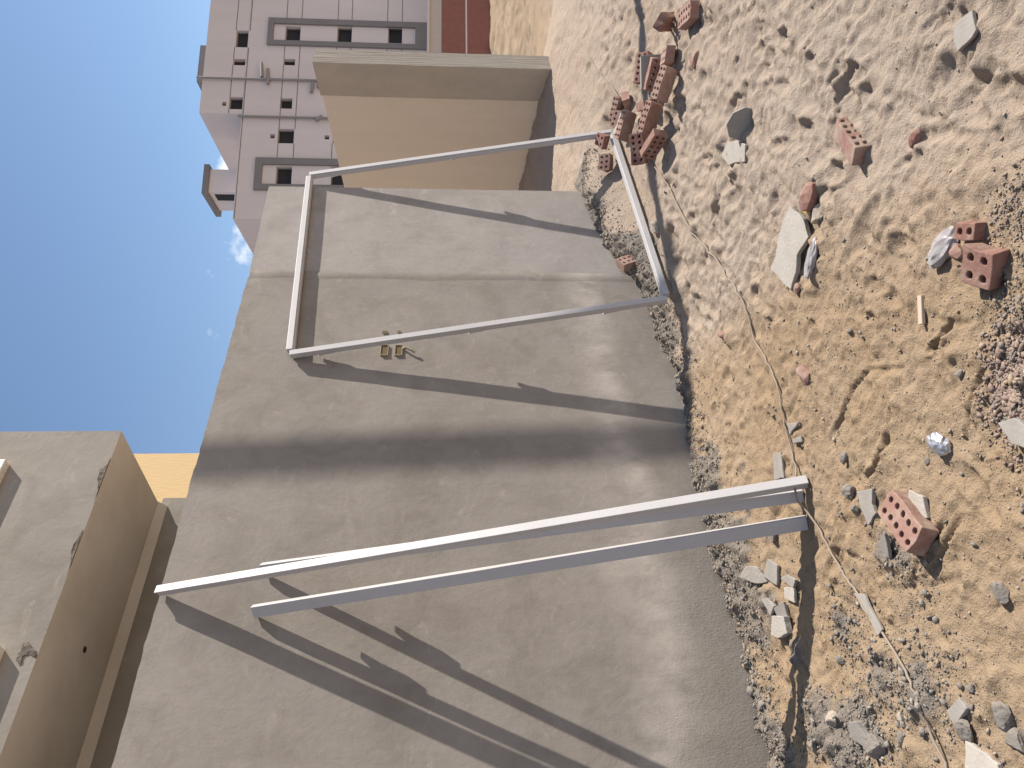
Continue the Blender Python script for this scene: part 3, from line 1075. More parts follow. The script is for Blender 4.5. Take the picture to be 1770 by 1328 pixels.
def bar(p0, p1, out, name, parent, prof=PROF, loc=None):
    p0, p1 = np.asarray(p0, float), np.asarray(p1, float)
    t = (p1 - p0) / np.linalg.norm(p1 - p0)
    c = np.asarray(out, float)
    c = c - t * (c @ t)
    c /= np.linalg.norm(c)
    a = np.cross(t, c)
    l = np.asarray(loc if loc is not None else (0, 0, 0), float)
    return MB().prism(prof, p0 - l, p1 - l, a, c).build(name, M['steel'], parent, bevel=.0025), a, c, t


def lug(p, t, a, parent, loc, L=.13, h=.05):
    p = np.asarray(p) - np.asarray(loc)
    n = np.cross(t, a)
    MB().prism([(-L / 2, 0), (-L / 2 - .02, h), (-L / 2 + .03, h * .72), (L * .25, h * .62), (L / 2, .004), (L / 2, 0)], p - .004 * n, p + .03 * n, t, a).build('lug', M['steel'], parent)


TLp = hitp(502, 612, W(0, .04, 0), NV)
TRp = hitp(536, 304, W(0, .04, 0), NV)
BLp = hitz(1152, 517, .085)
BRp = hitz(1058, 230, .19)
print('frame', np.linalg.norm(TLp - BLp), np.linalg.norm(TRp - BRp), np.linalg.norm(TLp - TRp), np.linalg.norm(BLp - BRp), TLp, TRp, BLp, BRp)
fl = BLp.copy()
fr_ = thing('door_frame', 'large rectangular pale steel door frame leaning on the far end of the wall', 'door frame', fl)
fn = np.cross(BRp - BLp, TLp - BLp)
fn /= np.linalg.norm(fn)
if fn[1] > 0:
    fn = -fn
_, a1, c1, t1 = bar(BLp, TLp, fn, 'jamb', fr_, loc=fl)
_, a2, c2, t2 = bar(TRp, BRp, fn, 'jamb', fr_, loc=fl)
e = (TRp - TLp) / np.linalg.norm(TRp - TLp)
bar(TLp + e * .027, TRp - e * .027, fn, 'head', fr_, loc=fl)
e = (BRp - BLp) / np.linalg.norm(BRp - BLp)
bar(BRp - e * .027, BLp + e * .027, fn, 'sill', fr_, loc=fl)
outl = -(TRp - TLp) / np.linalg.norm(TRp - TLp)
for k in (.10, .50, .86):
    lug(TLp + (BLp - TLp) * k - fn * .015 + outl * .01, -t1, -fn, fr_, fl, .12, .034)
    lug(TRp + (BRp - TRp) * k - fn * .015, t2, -fn, fr_, fl, .12, .03)

for nm, lab, foot, fz, top, az_out, prof, lugs in [
    ('steel_profile', 'longest loose pale steel profile leaning against the wall up to its top edge', (1396, 834), .0, (273, 1023), 222,
     [(-.025, -.022), (.025, -.022), (.025, .022), (.015, .022), (.015, .012), (-.025, .012)], ()),
    ('steel_profile', 'shorter loose steel profile standing alone beside the pair, its camera side in shade', (1395, 903), -.01, (438, 1057), 190,
     [(-.030, -.0145), (.030, -.0145), (.030, .0145), (-.030, .0145)], (.16, .66)),
    ('steel_profile', 'shorter loose steel profile tucked behind the longest one', (1388, 856), -.005, (453, 983), 190,
     [(-.027, -.015), (.027, -.015), (.027, .015), (-.027, .015)], (.19, .68))]:
    P0 = hitz(*foot, fz)
    P1 = hitp(*top, W(0, .035, 0), NV)
    th_ = thing(nm, lab, 'steel profile', P0, group='loose steel profiles against the wall')
    o = np.array([math.sin(math.radians(az_out)), math.cos(math.radians(az_out)), 0])
    _, a, c, t = bar(P0, P1, o, 'channel', th_, prof, loc=P0)
    print(nm, np.linalg.norm(P1 - P0), P0, P1)
    for k in lugs:
        lug(P1 + (P0 - P1) * k - NV * .02, -t, -NV + t * (NV @ t), th_, P0, .14, .034)

# ------------------------------------------------------------------ utility pole (outside the picture, throws the long soft shadow)
sh = np.array([math.sin(AZ), math.cos(AZ), 0])
DP = 5.6
lo_, hi_ = hitw(1017, 768), hitw(341, 797)
pl = W(lo_[0], 0, 0) + sh * DP
ph_ = W(hi_[0] + (hi_[0] - lo_[0]) * .0, 0, 0) + sh * DP
zl, zh = lo_[1] + DP * math.tan(EL), hi_[1] + DP * math.tan(EL)
dirp = (ph_ - pl) / (zh - zl)
p0 = pl + dirp * (0 - zl)
zg = gz(p0[0], p0[1])
p1 = pl + dirp * (8.25 - zl)
up = thing('utility_pole', 'tall grey steel utility pole standing on the sand to the right', 'utility pole', (p0[0], p0[1], zg))
L0 = np.array([p0[0], p0[1], zg])
pmb = MB()
k = 12
for i in range(13):
    q = p0 + (p1 - p0) * i / 12 - L0
    q[2] = -.3 + (8.25 - zg + .3) * i / 12
    r = .066 - .006 * i / 12
    for j in range(k):
        pmb.v.append((q[0] + r * math.cos(2 * math.pi * j / k), q[1] + r * math.sin(2 * math.pi * j / k), q[2]))
for i in range(12):
    for j in range(k):
        pmb.f.append((i * k + j, i * k + (j + 1) % k, (i + 1) * k + (j + 1) % k, (i + 1) * k + j))
        pmb.m.append(0)
pmb.f.append(tuple(12 * k + j for j in range(k)))
pmb.m.append(0)
pmb.build('shaft', M['pole'], up, smooth=True)
MB().box(-.16, .16, -.16, .16, -.2, .12).build('base', M['concrete_side'], up, bevel=.01)
tp = p1 - L0
tp[2] = 8.25 - zg
MB().tube([tp - (0, 0, .03), tp + (0, 0, .05)], .08, 12).build('cap', M['pole'], up)

# ------------------------------------------------------------------ bricks
def brick_mesh(name, nx, ny, L, Wd, T, mt, hole=.0125, seg=8, broken=None, seed=0):
    """perforated clay brick, holes run through its thickness; centred at the origin"""
    r_ = random.Random(seed)
    m = MB()
    cw, ch = L / nx, Wd / ny
    mx, my = .10, .08
    for i in range(nx):
        for j in range(ny):
            x0, x1 = -L / 2 + i * cw, -L / 2 + (i + 1) * cw
            y0, y1 = -Wd / 2 + j * ch, -Wd / 2 + (j + 1) * ch
            cx, cy = (x0 + x1) / 2 * .94, (y0 + y1) / 2 * .88
            ring, outer = [], []
            for k in range(seg):
                t = 2 * math.pi * (k + .5) / seg
                ring.append((cx + hole * math.cos(t), cy + hole * math.sin(t)))
            co = [(x1, y1), (x0, y1), (x0, y0), (x1, y0)]
            # octagon to square cell
            q = seg // 4
            for z, fl in ((T / 2, 1), (-T / 2, -1)):
                for s in range(4):
                    for k in range(q - 1):
                        a, b = ring[s * q + k], ring[s * q + k + 1]
                        m.quad((*co[s], z), (*a, z), (*b, z))
                    a, b = ring[(s * q + q - 1) % seg], ring[(s * q + q) % seg]
                    m.quad((*co[s], z), (*a, z), (*b, z), (*co[(s + 1) % 4], z))
            for k in range(seg):
                a, b = ring[k], ring[(k + 1) % seg]
                m.quad((*a, T / 2), (*a, -T / 2), (*b, -T / 2), (*b, T / 2))
    for i in range(nx):
        x0, x1 = -L / 2 + i * cw, -L / 2 + (i + 1) * cw
        for y in (-Wd / 2, Wd / 2):
            m.quad((x0, y, -T / 2), (x1, y, -T / 2), (x1, y, T / 2), (x0, y, T / 2))
    for j in range(ny):
        y0, y1 = -Wd / 2 + j * ch, -Wd / 2 + (j + 1) * ch
        for x in (-L / 2, L / 2):
            m.quad((x, y0, -T / 2), (x, y1, -T / 2), (x, y1, T / 2), (x, y0, T / 2))
    me = bpy.data.meshes.new(name)
    vs = []
    for v in m.v:
        x, y, z = v
        if broken and x > L / 2 - .002:
            x += broken * (math.sin(y * 70 + seed) * .5 + math.sin(z * 90 + y * 31 + seed * 2) * .5)
        # soften the outer corners
        ex, ey = abs(x) / (L / 2), abs(y) / (Wd / 2)
        x += .003 * math.sin(37 * y + 51 * z + seed)
        y += .0025 * math.sin(41 * x + 29 * z + seed)
        if ex > .98 and ey > .98:
            x *= .965 + .03 * math.sin(seed * 3 + z * 60 + y * 9)
            y *= .965 + .03 * math.sin(seed * 5 + z * 40 + x * 7)
        vs.append((x, y, z))
    me.from_pydata(vs, [], m.f)
    me.materials.append(mt)
    bm = bmesh.new()
    bm.from_mesh(me)
    bmesh.ops.remove_doubles(bm, verts=bm.verts, dist=.0004)
    bmesh.ops.recalc_face_normals(bm, faces=bm.faces)
    bm.to_mesh(me)
    bm.free()
    me.update()
    return me


BR = {
    'whole': brick_mesh('brick', 5, 2, .215, .105, .06, M['clay'], .0115),
    'dusty': brick_mesh('brick', 5, 2, .215, .105, .06, M['clay_dusty'], .0115, seed=3),
    'half': brick_mesh('brick', 2, 2, .105, .105, .06, M['clay'], .012, broken=.014, seed=5),
    'halfd': brick_mesh('brick', 3, 2, .13, .105, .06, M['clay_dusty'], .0115, broken=.016, seed=8),
    'side': brick_mesh('brick', 5, 2, .215, .062, .105, M['clay_dusty'], .0095, seed=9),
    'sidet': brick_mesh('brick', 5, 2, .215, .064, .075, M['clay_dusty'], .0098, seed=12),
    'quarter': brick_mesh('brick', 2, 1, .088, .052, .05, M['clay'], .0115, broken=.012, seed=6),
}
PLACED = []


def brick(kind, px, py, yaw, label, pitch=0, roll=0, lift=None, sink=.012, group=None, name=None):
    p = g(px, py)
    me = BR[kind]
    o = put(name or ('brick' if kind in ('whole', 'dusty', 'side', 'sidet') else 'broken_brick'), me, bevel=.003)
    R = Matrix.Rotation(math.radians(yaw), 3, 'Z') @ Matrix.Rotation(math.radians(-pitch), 3, 'Y') @ Matrix.Rotation(math.radians(roll), 3, 'X')
    o.rotation_euler = R.to_euler()
    zs = [(R @ v.co) for v in me.vertices]
    # rest on the sand: lowest corner slightly sunk
    low = min(zs, key=lambda v: v.z)
    zz = max(gz(p[0] + v.x, p[1] + v.y) - v.z for v in zs[::7]) if False else gz(p[0], p[1]) - low.z - sink
    if lift:
        zz += lift
    # slide the brick back so that its centre stays under the given pixel
    d = ray(px, py)
    c = OR + d * ((zz - EYE) / d[2])
    o.location = (c[0], c[1], zz)
    tag(o, label, 'brick', group)
    PLACED.append((c[0], c[1]))
    return o


GP = 'bricks of the tumbled heap'
brick('sidet', 1473, 243, 42, 'whole clay brick standing on its side alone on trodden sand, holes towards the viewer', roll=78)
brick('dusty', 1568, 902, 62, 'dusty pink clay brick lying holes up beside two flat grey shards', roll=13, pitch=-3)
brick('half', 1703, 462, -20, 'half brick with four holes at the edge of the gravel', roll=10, pitch=6)
brick('quarter', 1682, 399, 75, 'small broken brick with two holes beside crumpled clear plastic', roll=-6)
brick('whole', 1152, 38, 62, 'tilted brick by itself showing ten round holes beyond the heap', pitch=-38, roll=28, sink=.05)
brick('dusty', 1190, 27, 84, 'brick lying flat with holes up, farthest from the heap', pitch=4)
brick('whole', 1112, 118, 172, 'shaded brick in the heap beside the upright grey block', roll=-40, pitch=6, group=None)
brick('dusty', 1154, 97, 74, 'sunlit brick lying flat with holes up at the end of the heap', pitch=-6, roll=4)
brick('side', 1148, 146, 160, 'brick lying along the heap in full sun below the upright grey block', pitch=14, roll=-28)
brick('whole', 1132, 130, 155, 'plain dark red brick side wedged between the grey block and its neighbour', roll=88, pitch=8)
brick('whole', 1118, 182, 75, 'dark plain brick lying across the middle of the heap', roll=80, pitch=2)
brick('side', 1123, 205, 162, 'brick with two rows of holes sloping down in the middle of the heap', pitch=14, roll=-26, lift=.02)
brick('side', 1068, 192, 160, 'brick half sunk in the sand slope at the back of the heap', pitch=8, roll=-35, sink=.03)
brick('side', 1081, 218, 162, 'brick with ten small holes just behind the frame corner', pitch=14, roll=-26, lift=.01)
brick('halfd', 1070, 207, 160, 'short brick end squeezed between two bricks behind the frame corner', pitch=12, roll=-40)
brick('whole', 1104, 258, 176, 'shaded brick under the cable with its holes towards the viewer', roll=-55, pitch=-6)
brick('whole', 1130, 250, 120, 'plain red brick lying flat beside the cable bend', roll=86, pitch=14)
brick('half', 1041, 243, 150, 'broken half brick by itself left of the frame corner', roll=-30, pitch=10)
brick('halfd', 1047, 281, 172, 'narrow broken brick half buried along the rubble edge under the frame', roll=-50, sink=.03)
brick('halfd', 1083, 175, 40, 'pale dusty brick end in the heap below the cable', roll=-25, sink=.03)


# ------------------------------------------------------------------ loose pieces
def lump(name, px, py, size, mt, label, cat, seed, flat=.7, yaw=0, group=None, stretch=1.0, sub=2, sink=.25, hard=.28):
    p = g(px, py)
    r_ = random.Random(seed)
    bm = bmesh.new()
    bmesh.ops.create_icosphere(bm, subdivisions=sub, radius=size / 2)
    # chop with a few random planes for a broken look
    for _ in range(7):
        n = Vector((r_.gauss(0, 1), r_.gauss(0, 1), r_.gauss(0, .8))).normalized()
        d = size / 2 * r_.uniform(.45, .85)
        for v in bm.verts:
            t = v.co.dot(n) - d
            if t > 0:
                v.co -= n * t * .96
    for v in bm.verts:
        v.co *= 1 + hard * .25 * (r_.random() - .5)
        v.co.x *= stretch
        v.co.z *= flat
    me = bpy.data.meshes.new(name)
    bm.to_mesh(me)
    bm.free()
    me.materials.append(mt)
    o = put(name, me)
    z = gz(p[0], p[1]) + size * flat * (.5 - sink)
    o.location = (p[0], p[1], z)
    o.rotation_euler = (r_.uniform(-.2, .2), r_.uniform(-.2, .2), math.radians(yaw) + r_.uniform(-.3, .3))
    tag(o, label, cat, group)
    return o


def shard(name, pts, mt, label, cat, th=.018, tilt=None, lift=.004, group=None, seed=0):
    """flat broken piece: outline pixels laid on the sand, extruded to a real thickness"""
    r_ = random.Random(seed)
    P = [g(*p) for p in pts]
    c = np.mean(P, axis=0)
    # least squares plane through the sand points
    A = np.array([[p[0] - c[0], p[1] - c[1], 1] for p in P])
    q, *_ = np.linalg.lstsq(A, np.array([p[2] for p in P]), rcond=None)
    q = np.clip(q[:2], -.25, .25)
    if tilt:
        q = q + np.array(tilt)
    # jitter extra vertices on the outline
    O2 = []
    for i in range(len(P)):
        a, b = P[i], P[(i + 1) % len(P)]
        O2.append(a[:2] - c[:2])
        L = np.linalg.norm((b - a)[:2])
        for k in (.33, .66):
            mpt = a[:2] + (b - a)[:2] * k - c[:2]
            nrm = np.array([-(b - a)[1], (b - a)[0]]) / (L + 1e-6)
            O2.append(mpt + nrm * L * r_.uniform(-.035, .035))
    n = len(O2)
    z0 = max(p[2] - (q[0] * (p[0] - c[0]) + q[1] * (p[1] - c[1])) for p in P) * .5 + c[2] * .5 + lift - th * .35
    m = MB()
    top = [(u[0], u[1], q[0] * u[0] + q[1] * u[1] + th) for u in O2]
    bot = [(u[0] * .97, u[1] * .97, q[0] * u[0] + q[1] * u[1]) for u in O2]
    m.v = top + bot
    m.f = [tuple(range(n)), tuple(reversed(range(n, 2 * n)))] + [(i, (i + 1) % n, n + (i + 1) % n, n + i) for i in range(n)]
    m.m = [0] * (n + 2)
    o = m.build(name, mt, bevel=.0025)
    o.location = (c[0], c[1], z0)
    tag(o, label, cat, group)
    return o


def zz(o, s, pts):
    return [(o[0] + s * x, o[1] + s * y) for x, y in pts]


z7 = ((1320, 320), .1507)
shard('plaster_slab', zz(*z7, [(350, 235), (555, 390), (540, 600), (480, 800), (430, 1000), (350, 1200), (130, 960), (215, 820), (230, 570), (265, 400)]),
      M['mortar'], 'largest flat pale slab lying on the sand, crumpled white foil along its edge', 'slab', .022, seed=1)
shard('tile_shard', zz((1370, 0), .226, [(1262, 200), (1410, 78), (1430, 230), (1415, 290), (1290, 398), (1270, 300)]), M['slate'],
      'flat tile shard half dusted with sand, alone on the trodden sand', 'shard', .014, seed=2)
shard('tile_shard', zz((1170, 700), .226, [(1405, 660), (1520, 640), (1535, 760), (1550, 830), (1490, 925), (1440, 800)]), M['slate'],
      'long pointed grey shard lying just beyond the dusty pink brick', 'shard', .016, seed=3)
shard('tile_shard', zz((1370, 600), .226, [(915, 1090), (1040, 1140), (1060, 1310), (985, 1320), (905, 1280)]), M['mortar'],
      'broad pale shard touching the dusty pink brick', 'shard', .016, seed=4)
shard('tile_shard', zz((1480, 830), .1355, [(350, 770), (460, 680), (470, 820), (440, 1010), (400, 900)]), M['slate'],
      'narrow grey shard leaning on the dusty pink brick', 'shard', .014, (.2, .1), seed=5)
shard('tile_shard', zz((1170, 700), .226, [(755, 380), (815, 360), (838, 560), (760, 575)]), M['slate'],
      'narrow grey strip of tile just behind the feet of the steel profiles', 'shard', .012, seed=6)
shard('tile_shard', zz((1170, 700), .226, [(860, 140), (950, 130), (880, 235)]), M['slate'], 'three cornered grey shard beside the cable above the narrow strip', 'shard', .012, seed=7)
shard('tile_shard', zz((1170, 700), .226, [(900, 260), (970, 240), (975, 285), (910, 300)]), M['slate'], 'small grey shard just below the three cornered one by the cable', 'shard', .012, seed=8)
z8 = ((1240, 960), .128)
CL = 'grey shards of the cluster beside the profile shadow'
for k, (pts, lab) in enumerate([
    ([(430, 290), (540, 170), (610, 180), (670, 340), (580, 360)], 'propped up shard of the cluster closest to the wall'),
    ([(700, 270), (770, 80), (860, 150), (840, 370)], 'tall lit shard at the top of the cluster'),
    ([(930, 320), (1000, 270), (1100, 340), (1070, 430)], 'flat triangular shard at the outer top edge of the cluster'),
    ([(970, 450), (1080, 460), (1090, 620), (980, 570)], 'square shard on the sand side of the cluster'),
    ([(670, 610), (730, 590), (840, 680), (760, 790)], 'tilted shard on the wall side in the middle of the cluster'),
    ([(870, 720), (950, 650), (990, 830), (880, 825)], 'small bright shard in the middle of the cluster'),
    ([(850, 850), (1010, 850), (1000, 1040), (920, 1090), (860, 1060)], 'thick block shaped shard at the bottom of the cluster'),
    ([(785, 840), (845, 840), (845, 1060), (800, 1020)], 'thin shard side by side with the block shaped one')]):
    shard('tile_shard', [(x0_ + (x_ - x0_) * 1.25, y0_ + (y_ - y0_) * 1.25) for (x0_, y0_) in [tuple(np.mean(zz(*z8, pts), axis=0))] for (x_, y_) in zz(*z8, pts)], M['slate' if k % 3 else 'mortar'], lab + ' near the wall', 'shard', .03 if k == 6 else .014,
          [(.25, .2), (.1, .05), None, None, (.15, -.1), (.1, .2), (.05, .05), None][k], seed=20 + k, lift=.012)
shard('tile_shard', zz((1470, 1000), .247, [(50, 100), (120, 112), (250, 360), (215, 405), (140, 270)]), M['slate'], 'long thin grey shard lying alongside the cable', 'shard', .012, seed=40)
shard('tile_shard', zz((1470, 1000), .247, [(700, 930), (790, 830), (845, 910), (760, 1030)]), M['slate'], 'diamond shaped grey shard past the cable among clods', 'shard', .016, seed=41)
shard('tile_shard', zz((1470, 1000), .247, [(840, 1130), (970, 1220), (1060, 1300), (1090, 1400), (830, 1400)]), M['mortar'], 'big pale tile half in picture below the diamond shaped shard', 'shard', .016, seed=42)
shard('tile_shard', zz((1470, 1000), .247, [(35, 1000), (100, 1000), (165, 1140), (130, 1185), (45, 1110)]), M['slate'], 'rough grey shard in the dark rubble beside the profile shadow', 'shard', .025, (.1, .1), seed=43)
shard('tile_shard', [(1745, 731), (1772, 722), (1800, 740), (1795, 775), (1765, 768)], M['slate'], 'smooth grey tile corner resting on the pinkish gravel', 'shard', .016, seed=44, lift=.02)
shard('tile_shard', [(1262, 246), (1280, 243), (1293, 250), (1292, 280), (1264, 286), (1250, 268)], M['mortar'], 'pale slab lying in front of the standing dark shard', 'shard', .016, seed=45)
shard('tile_shard', zz((1020, 150), .1129, [(640, 400), (690, 420), (590, 720), (520, 740), (560, 600)]), M['mortar'], 'pale strip of render lying on the brick heap beside the cable', 'shard', .03, seed=46, lift=.07)
shard('tile_shard', zz((1000, 400), .226, [(1500, 290), (1560, 200), (1600, 260), (1560, 330)]), M['mortar'], 'small pale flake at the far tip of the largest slab', 'shard', .01, seed=47)
# standing dark shard
pa, pb = g(1296, 214), g(1296, 220)
c = (pa + pb) / 2
m = MB()
out = [(-.075, 0), (.075, 0), (.085, .06), (.05, .115), (-.01, .135), (-.07, .11), (-.085, .05)]
m.prism(out, (0, 0, 0), (0, .018, 0), (1, 0, 0), (0, 0, 1))
o = m.build('tile_shard', M['slate'], bevel=.003)
o.location = (c[0], c[1], gz(c[0], c[1]) - .02)
o.rotation_euler = (math.radians(-14), 0, math.radians(-36))
tag(o, 'dark rounded shard standing on edge in the sand, its face in shade', 'shard')
# upright grey block in the heap
c = g(1140, 124)
m = MB()
m.box(-.11, .11, -.035, .035, 0, .15)
o = m.build('concrete_block', M['slate'], bevel=.006)
o.location = (c[0], c[1], gz(c[0], c[1]) - .02)
o.rotation_euler = (math.radians(8), math.radians(4), math.radians(168))
tag(o, 'upright grey concrete block end among the bricks of the heap', 'block')

# red lumps
for k, (px, py, s, lab, fl) in enumerate([
    (1412, 342, .12, 'chunky red brick lump beside the tip of the largest slab, dark side towards the viewer', .8),
    (1393, 646, .10, 'pointed pink brick flake beyond the cable bend', .55),
    (1249, 579, .05, 'tiny red brick chip below the frame corner', .7),
    (1206, 108, .11, 'rough red lump in the sand past the brick heap', .6),
    (1586, 236, .06, 'small reddish stone in a footprint beside the standing brick', .6),
    (1382, 499, .05, 'little pink brick chip at the near point of the largest slab', .7),
    (1658, 432, .06, 'pinkish lump between crumpled plastic and half brick', .6)]):
    lump('brick_fragment', px, py, s, M['clay_dusty' if k in (1, 5, 6) else 'clay'], lab, 'brick fragment', 50 + k, fl, yaw=40 * k, stretch=1.25, hard=.5)
# red broken brick stuck upright in the rubble at the foot of the wall
p = g(1092, 455)
o = put('broken_brick', BR['halfd'])
o.location = (p[0], p[1], gz(p[0], p[1]) + .04)
o.rotation_euler = (math.radians(80), math.radians(62), math.radians(40))
tag(o, 'red brick stump sticking out of the rubble at the wall foot inside the frame', 'brick')

# grey stones and clods
ST = 'loose grey clods on the packed sand'
for k, (px, py, s, lab) in enumerate([
    (1417, 371, .12, 'pale cement lump next to the chunky red lump'),
    (1462, 792, .07, 'grey clod with crumbs near the feet of the profiles'),
    (1472, 850, .09, 'elongated grey clod between the profile feet and the pointed shard'),
    (1480, 880, .05, 'small grey stone under the elongated clod'),
    (1660, 645, .04, 'small dark bluish stone near the pinkish gravel'),
    (1604, 797, .035, 'small grey pebble beside the crumpled silver foil'),
    (1733, 1028, .09, 'isolated grey clod with a dark shadow on bare tan sand'),
    (1742, 1240, .11, 'rounded grey stone at the sandy corner beside another clod'),
    (1768, 1285, .10, 'lumpy brown clod behind the rounded grey stone'),
    (1520, 1285, .14, 'largest lumpy rubble clod beside the rough shard'),
    (1560, 1278, .07, 'grey clod between the lumpy rubble and the cable'),
    (1673, 1262, .09, 'dark clod touching the diamond shaped shard'),
    (1588, 1205, .05, 'small clod right under the cable'),
    (1455, 1142, .06, 'grey stone with a small white pebble next to the shadow'),
    (1410, 1290, .09, 'grey rounded stone inside the profile shadow'),
    (1445, 1245, .10, 'pale stone beside the profile shadow'),
    (1560, 1240, .05, 'small pale stone near the rough shard'),
    (1338, 925, .10, 'flat grey stone between wall and profile feet'),
    (1405, 310, .03, 'little dark stone on the sand beyond the largest slab'),
    (1680, 1190, .045, 'dark stone on bare tan sand above the rounded grey stone'),
    (1215, 1170, .05, 'clod at the wall foot') if False else (1300, 1195, .07, 'dark clod lodged at the foot of the wall'),
    (1318, 1218, .08, 'second dark clod at the wall foot just below the first'),
    (1470, 572, .035, 'dark pebble pair in the middle of the packed sand'),
    (1135, 395, .17, 'big pale clod hanging over the pit under the frame sill')]):
    lump('stone', px, py, s * .7, M['stone_pale'] if k in (0, 15, 16, 23) else M['stone'], lab, 'stone', 80 + k, .65, yaw=33 * k, stretch=1.3 if k in (2, 10, 23) else 1.1, sub=3 if s > .08 else 2, hard=.6)

# scraps
def crumple(name, px, py, size, mt, label, cat, seed, stretch=1.6, flat=.55, yaw=0):
    p = g(px, py)
    r_ = random.Random(seed)
    bm = bmesh.new()
    bmesh.ops.create_icosphere(bm, subdivisions=3, radius=size / 2)
    for v in bm.verts:
        v.co *= 1 + .24 * (r_.random() - .55)
        v.co.x *= stretch
        v.co.z *= flat
    me = bpy.data.meshes.new(name)
    bm.to_mesh(me)
    bm.free()
    me.materials.append(mt)
    o = put(name, me)
    o.location = (p[0], p[1], gz(p[0], p[1]) + size * flat * .35)
    o.rotation_euler = (.1, -.1, math.radians(yaw))
    return tag(o, label, cat)


crumple('foil_scrap', 1632, 768, .06, M['foil'], 'crumpled silver foil wrapper casting a dark shadow on bare sand', 'foil', 3, 1.5, .8, 60)
crumple('plastic_scrap', 1637, 429, .085, M['plastic'], 'crumpled dusty clear plastic beside the small broken brick', 'plastic', 4, 1.7, .5, 130)
crumple('foil_scrap', 1407, 448, .07, M['plastic'], 'crumpled white foil strip along the edge of the largest slab', 'foil', 5, 2.4, .5, 165)
crumple('paper_scrap', 1394, 357, .05, M['yellow_bit'], 'yellow scrap tucked between slab and chunky red lump', 'scrap', 6, 1.4, .35, 30)
a, b = g(1593, 511), g(1600, 561)
d = b - a
L = float(np.hypot(d[0], d[1]))
o = MB().box(-L / 2, L / 2, -.011, .011, 0, .012).build('wood_stick', M['wood'], bevel=.002)
o.location = ((a[0] + b[0]) / 2, (a[1] + b[1]) / 2, (a[2] + b[2]) / 2 + .002)
o.rotation_euler = (0, 0, math.atan2(d[1], d[0]))
tag(o, 'flat pale wooden stick lying on the tyre track', 'stick')

# cable
CP = [(1018, 98), (1027, 112), (1042, 132), (1062, 152), (1075, 175), (1090, 200), (1105, 232), (1115, 262), (1128, 283), (1150, 312), (1180, 364), (1205, 407), (1225, 436), (1255, 475), (1280, 511),
      (1297, 546), (1305, 586), (1325, 616), (1340, 651), (1352, 691), (1362, 741), (1372, 781), (1385, 816), (1397, 851), (1406, 881), (1425, 921), (1450, 966), (1468, 1001), (1500, 1051), (1530, 1091),
      (1560, 1141), (1590, 1201), (1620, 1271), (1640, 1330), (1665, 1400)]
pts = [g(*p) for p in CP]
fine = []
for i in range(len(pts) - 1):
    q0, q1, q2, q3 = pts[max(i - 1, 0)], pts[i], pts[i + 1], pts[min(i + 2, len(pts) - 1)]
    for k in range(6):
        t = k / 6
        q = .5 * ((2 * q1) + (-q0 + q2) * t + (2 * q0 - 5 * q1 + 4 * q2 - q3) * t * t + (-q0 + 3 * q1 - 3 * q2 + q3) * t ** 3)
        fine.append(q)
fx = np.array(fine)
hz_ = H(fx[:, 0], fx[:, 1])
hz_ = np.convolve(np.pad(hz_, 8, mode='edge'), np.ones(17) / 17, 'valid')
hz_ = np.maximum(hz_, H(fx[:, 0], fx[:, 1]))
fx[:, 2] = hz_ + .008
foot = hitz(1396, 850, .0)
dd_ = np.hypot(fx[:, 0] - foot[0], fx[:, 1] - foot[1])
fx[:, 2] += .045 * np.exp(-(dd_ / .09) ** 2)
tag(MB().tube(list(fx), .0047, 8).build('cable', M['cable'], smooth=True), 'long thin beige cable snaking across the sand over the profile feet', 'cable')

# ------------------------------------------------------------------ gravel, crumbs and rubble (uncountable)
ico = bmesh.new()
bmesh.ops.create_icosphere(ico, subdivisions=1, radius=1)
IV = np.array([v.co[:] for v in ico.verts])
IF = np.array([[v.index for v in f.verts] for f in ico.faces])
ico.free()


def scatter(name, XY, size, mats, label, seed, flat=.7, sink=.2, idx=None):
    r = np.random.default_rng(seed)
    n = len(XY)
    z = H(XY[:, 0], XY[:, 1])
    nv = r.normal(size=(n, 3))
    V = IV[None] * (1 + .75 * (r.random((n, len(IV), 1)) - .5))
    # chop with two planes
    for _ in range(3):
        pn = r.normal(size=(n, 3))
        pn /= np.linalg.norm(pn, axis=1, keepdims=True)
        t = np.einsum('nvk,nk->nv', V, pn) - r.uniform(.3, .8, (n, 1))
        V = V - np.where(t > 0, t, 0)[..., None] * pn[:, None]
    V = V * np.stack([r.uniform(.8, 1.5, n), r.uniform(.5, 1, n), r.uniform(flat * .5, flat * 1.1, n)], -1)[:, None]
    a = r.uniform(0, 6.28, n)
    c, s = np.cos(a), np.sin(a)
    X_ = V[..., 0] * c[:, None] - V[..., 1] * s[:, None]
    Y_ = V[..., 0] * s[:, None] + V[..., 1] * c[:, None]
    V = np.stack([X_, Y_, V[..., 2]], -1) * size[:, None, None]
    V[..., 0] += XY[:, 0:1]
    V[..., 1] += XY[:, 1:2]
    V[..., 2] += (z + size * flat * (1 - 2 * sink))[:, None]
    F = (IF[None] + (np.arange(n) * len(IV))[:, None, None]).reshape(-1, 3)
    V = V.reshape(-1, 3)
    me = bpy.data.meshes.new(name)
    me.vertices.add(len(V))
    me.vertices.foreach_set('co', V.astype(np.float32).ravel())
    me.loops.add(F.size)
    me.loops.foreach_set('vertex_index', F.astype(np.int32).ravel())
    me.polygons.add(len(F))
    me.polygons.foreach_set('loop_start', (np.arange(len(F)) * 3).astype(np.int32))
    for m_ in mats:
        me.materials.append(m_)
    mi = np.repeat(r.integers(0, len(mats), n) if idx is None else idx, len(IF))
    me.polygons.foreach_set('material_index', mi.astype(np.int32))
    me.update(calc_edges=True)
    o = put(name, me)
    o['kind'] = 'stuff'
    o['label'] = label
    return o


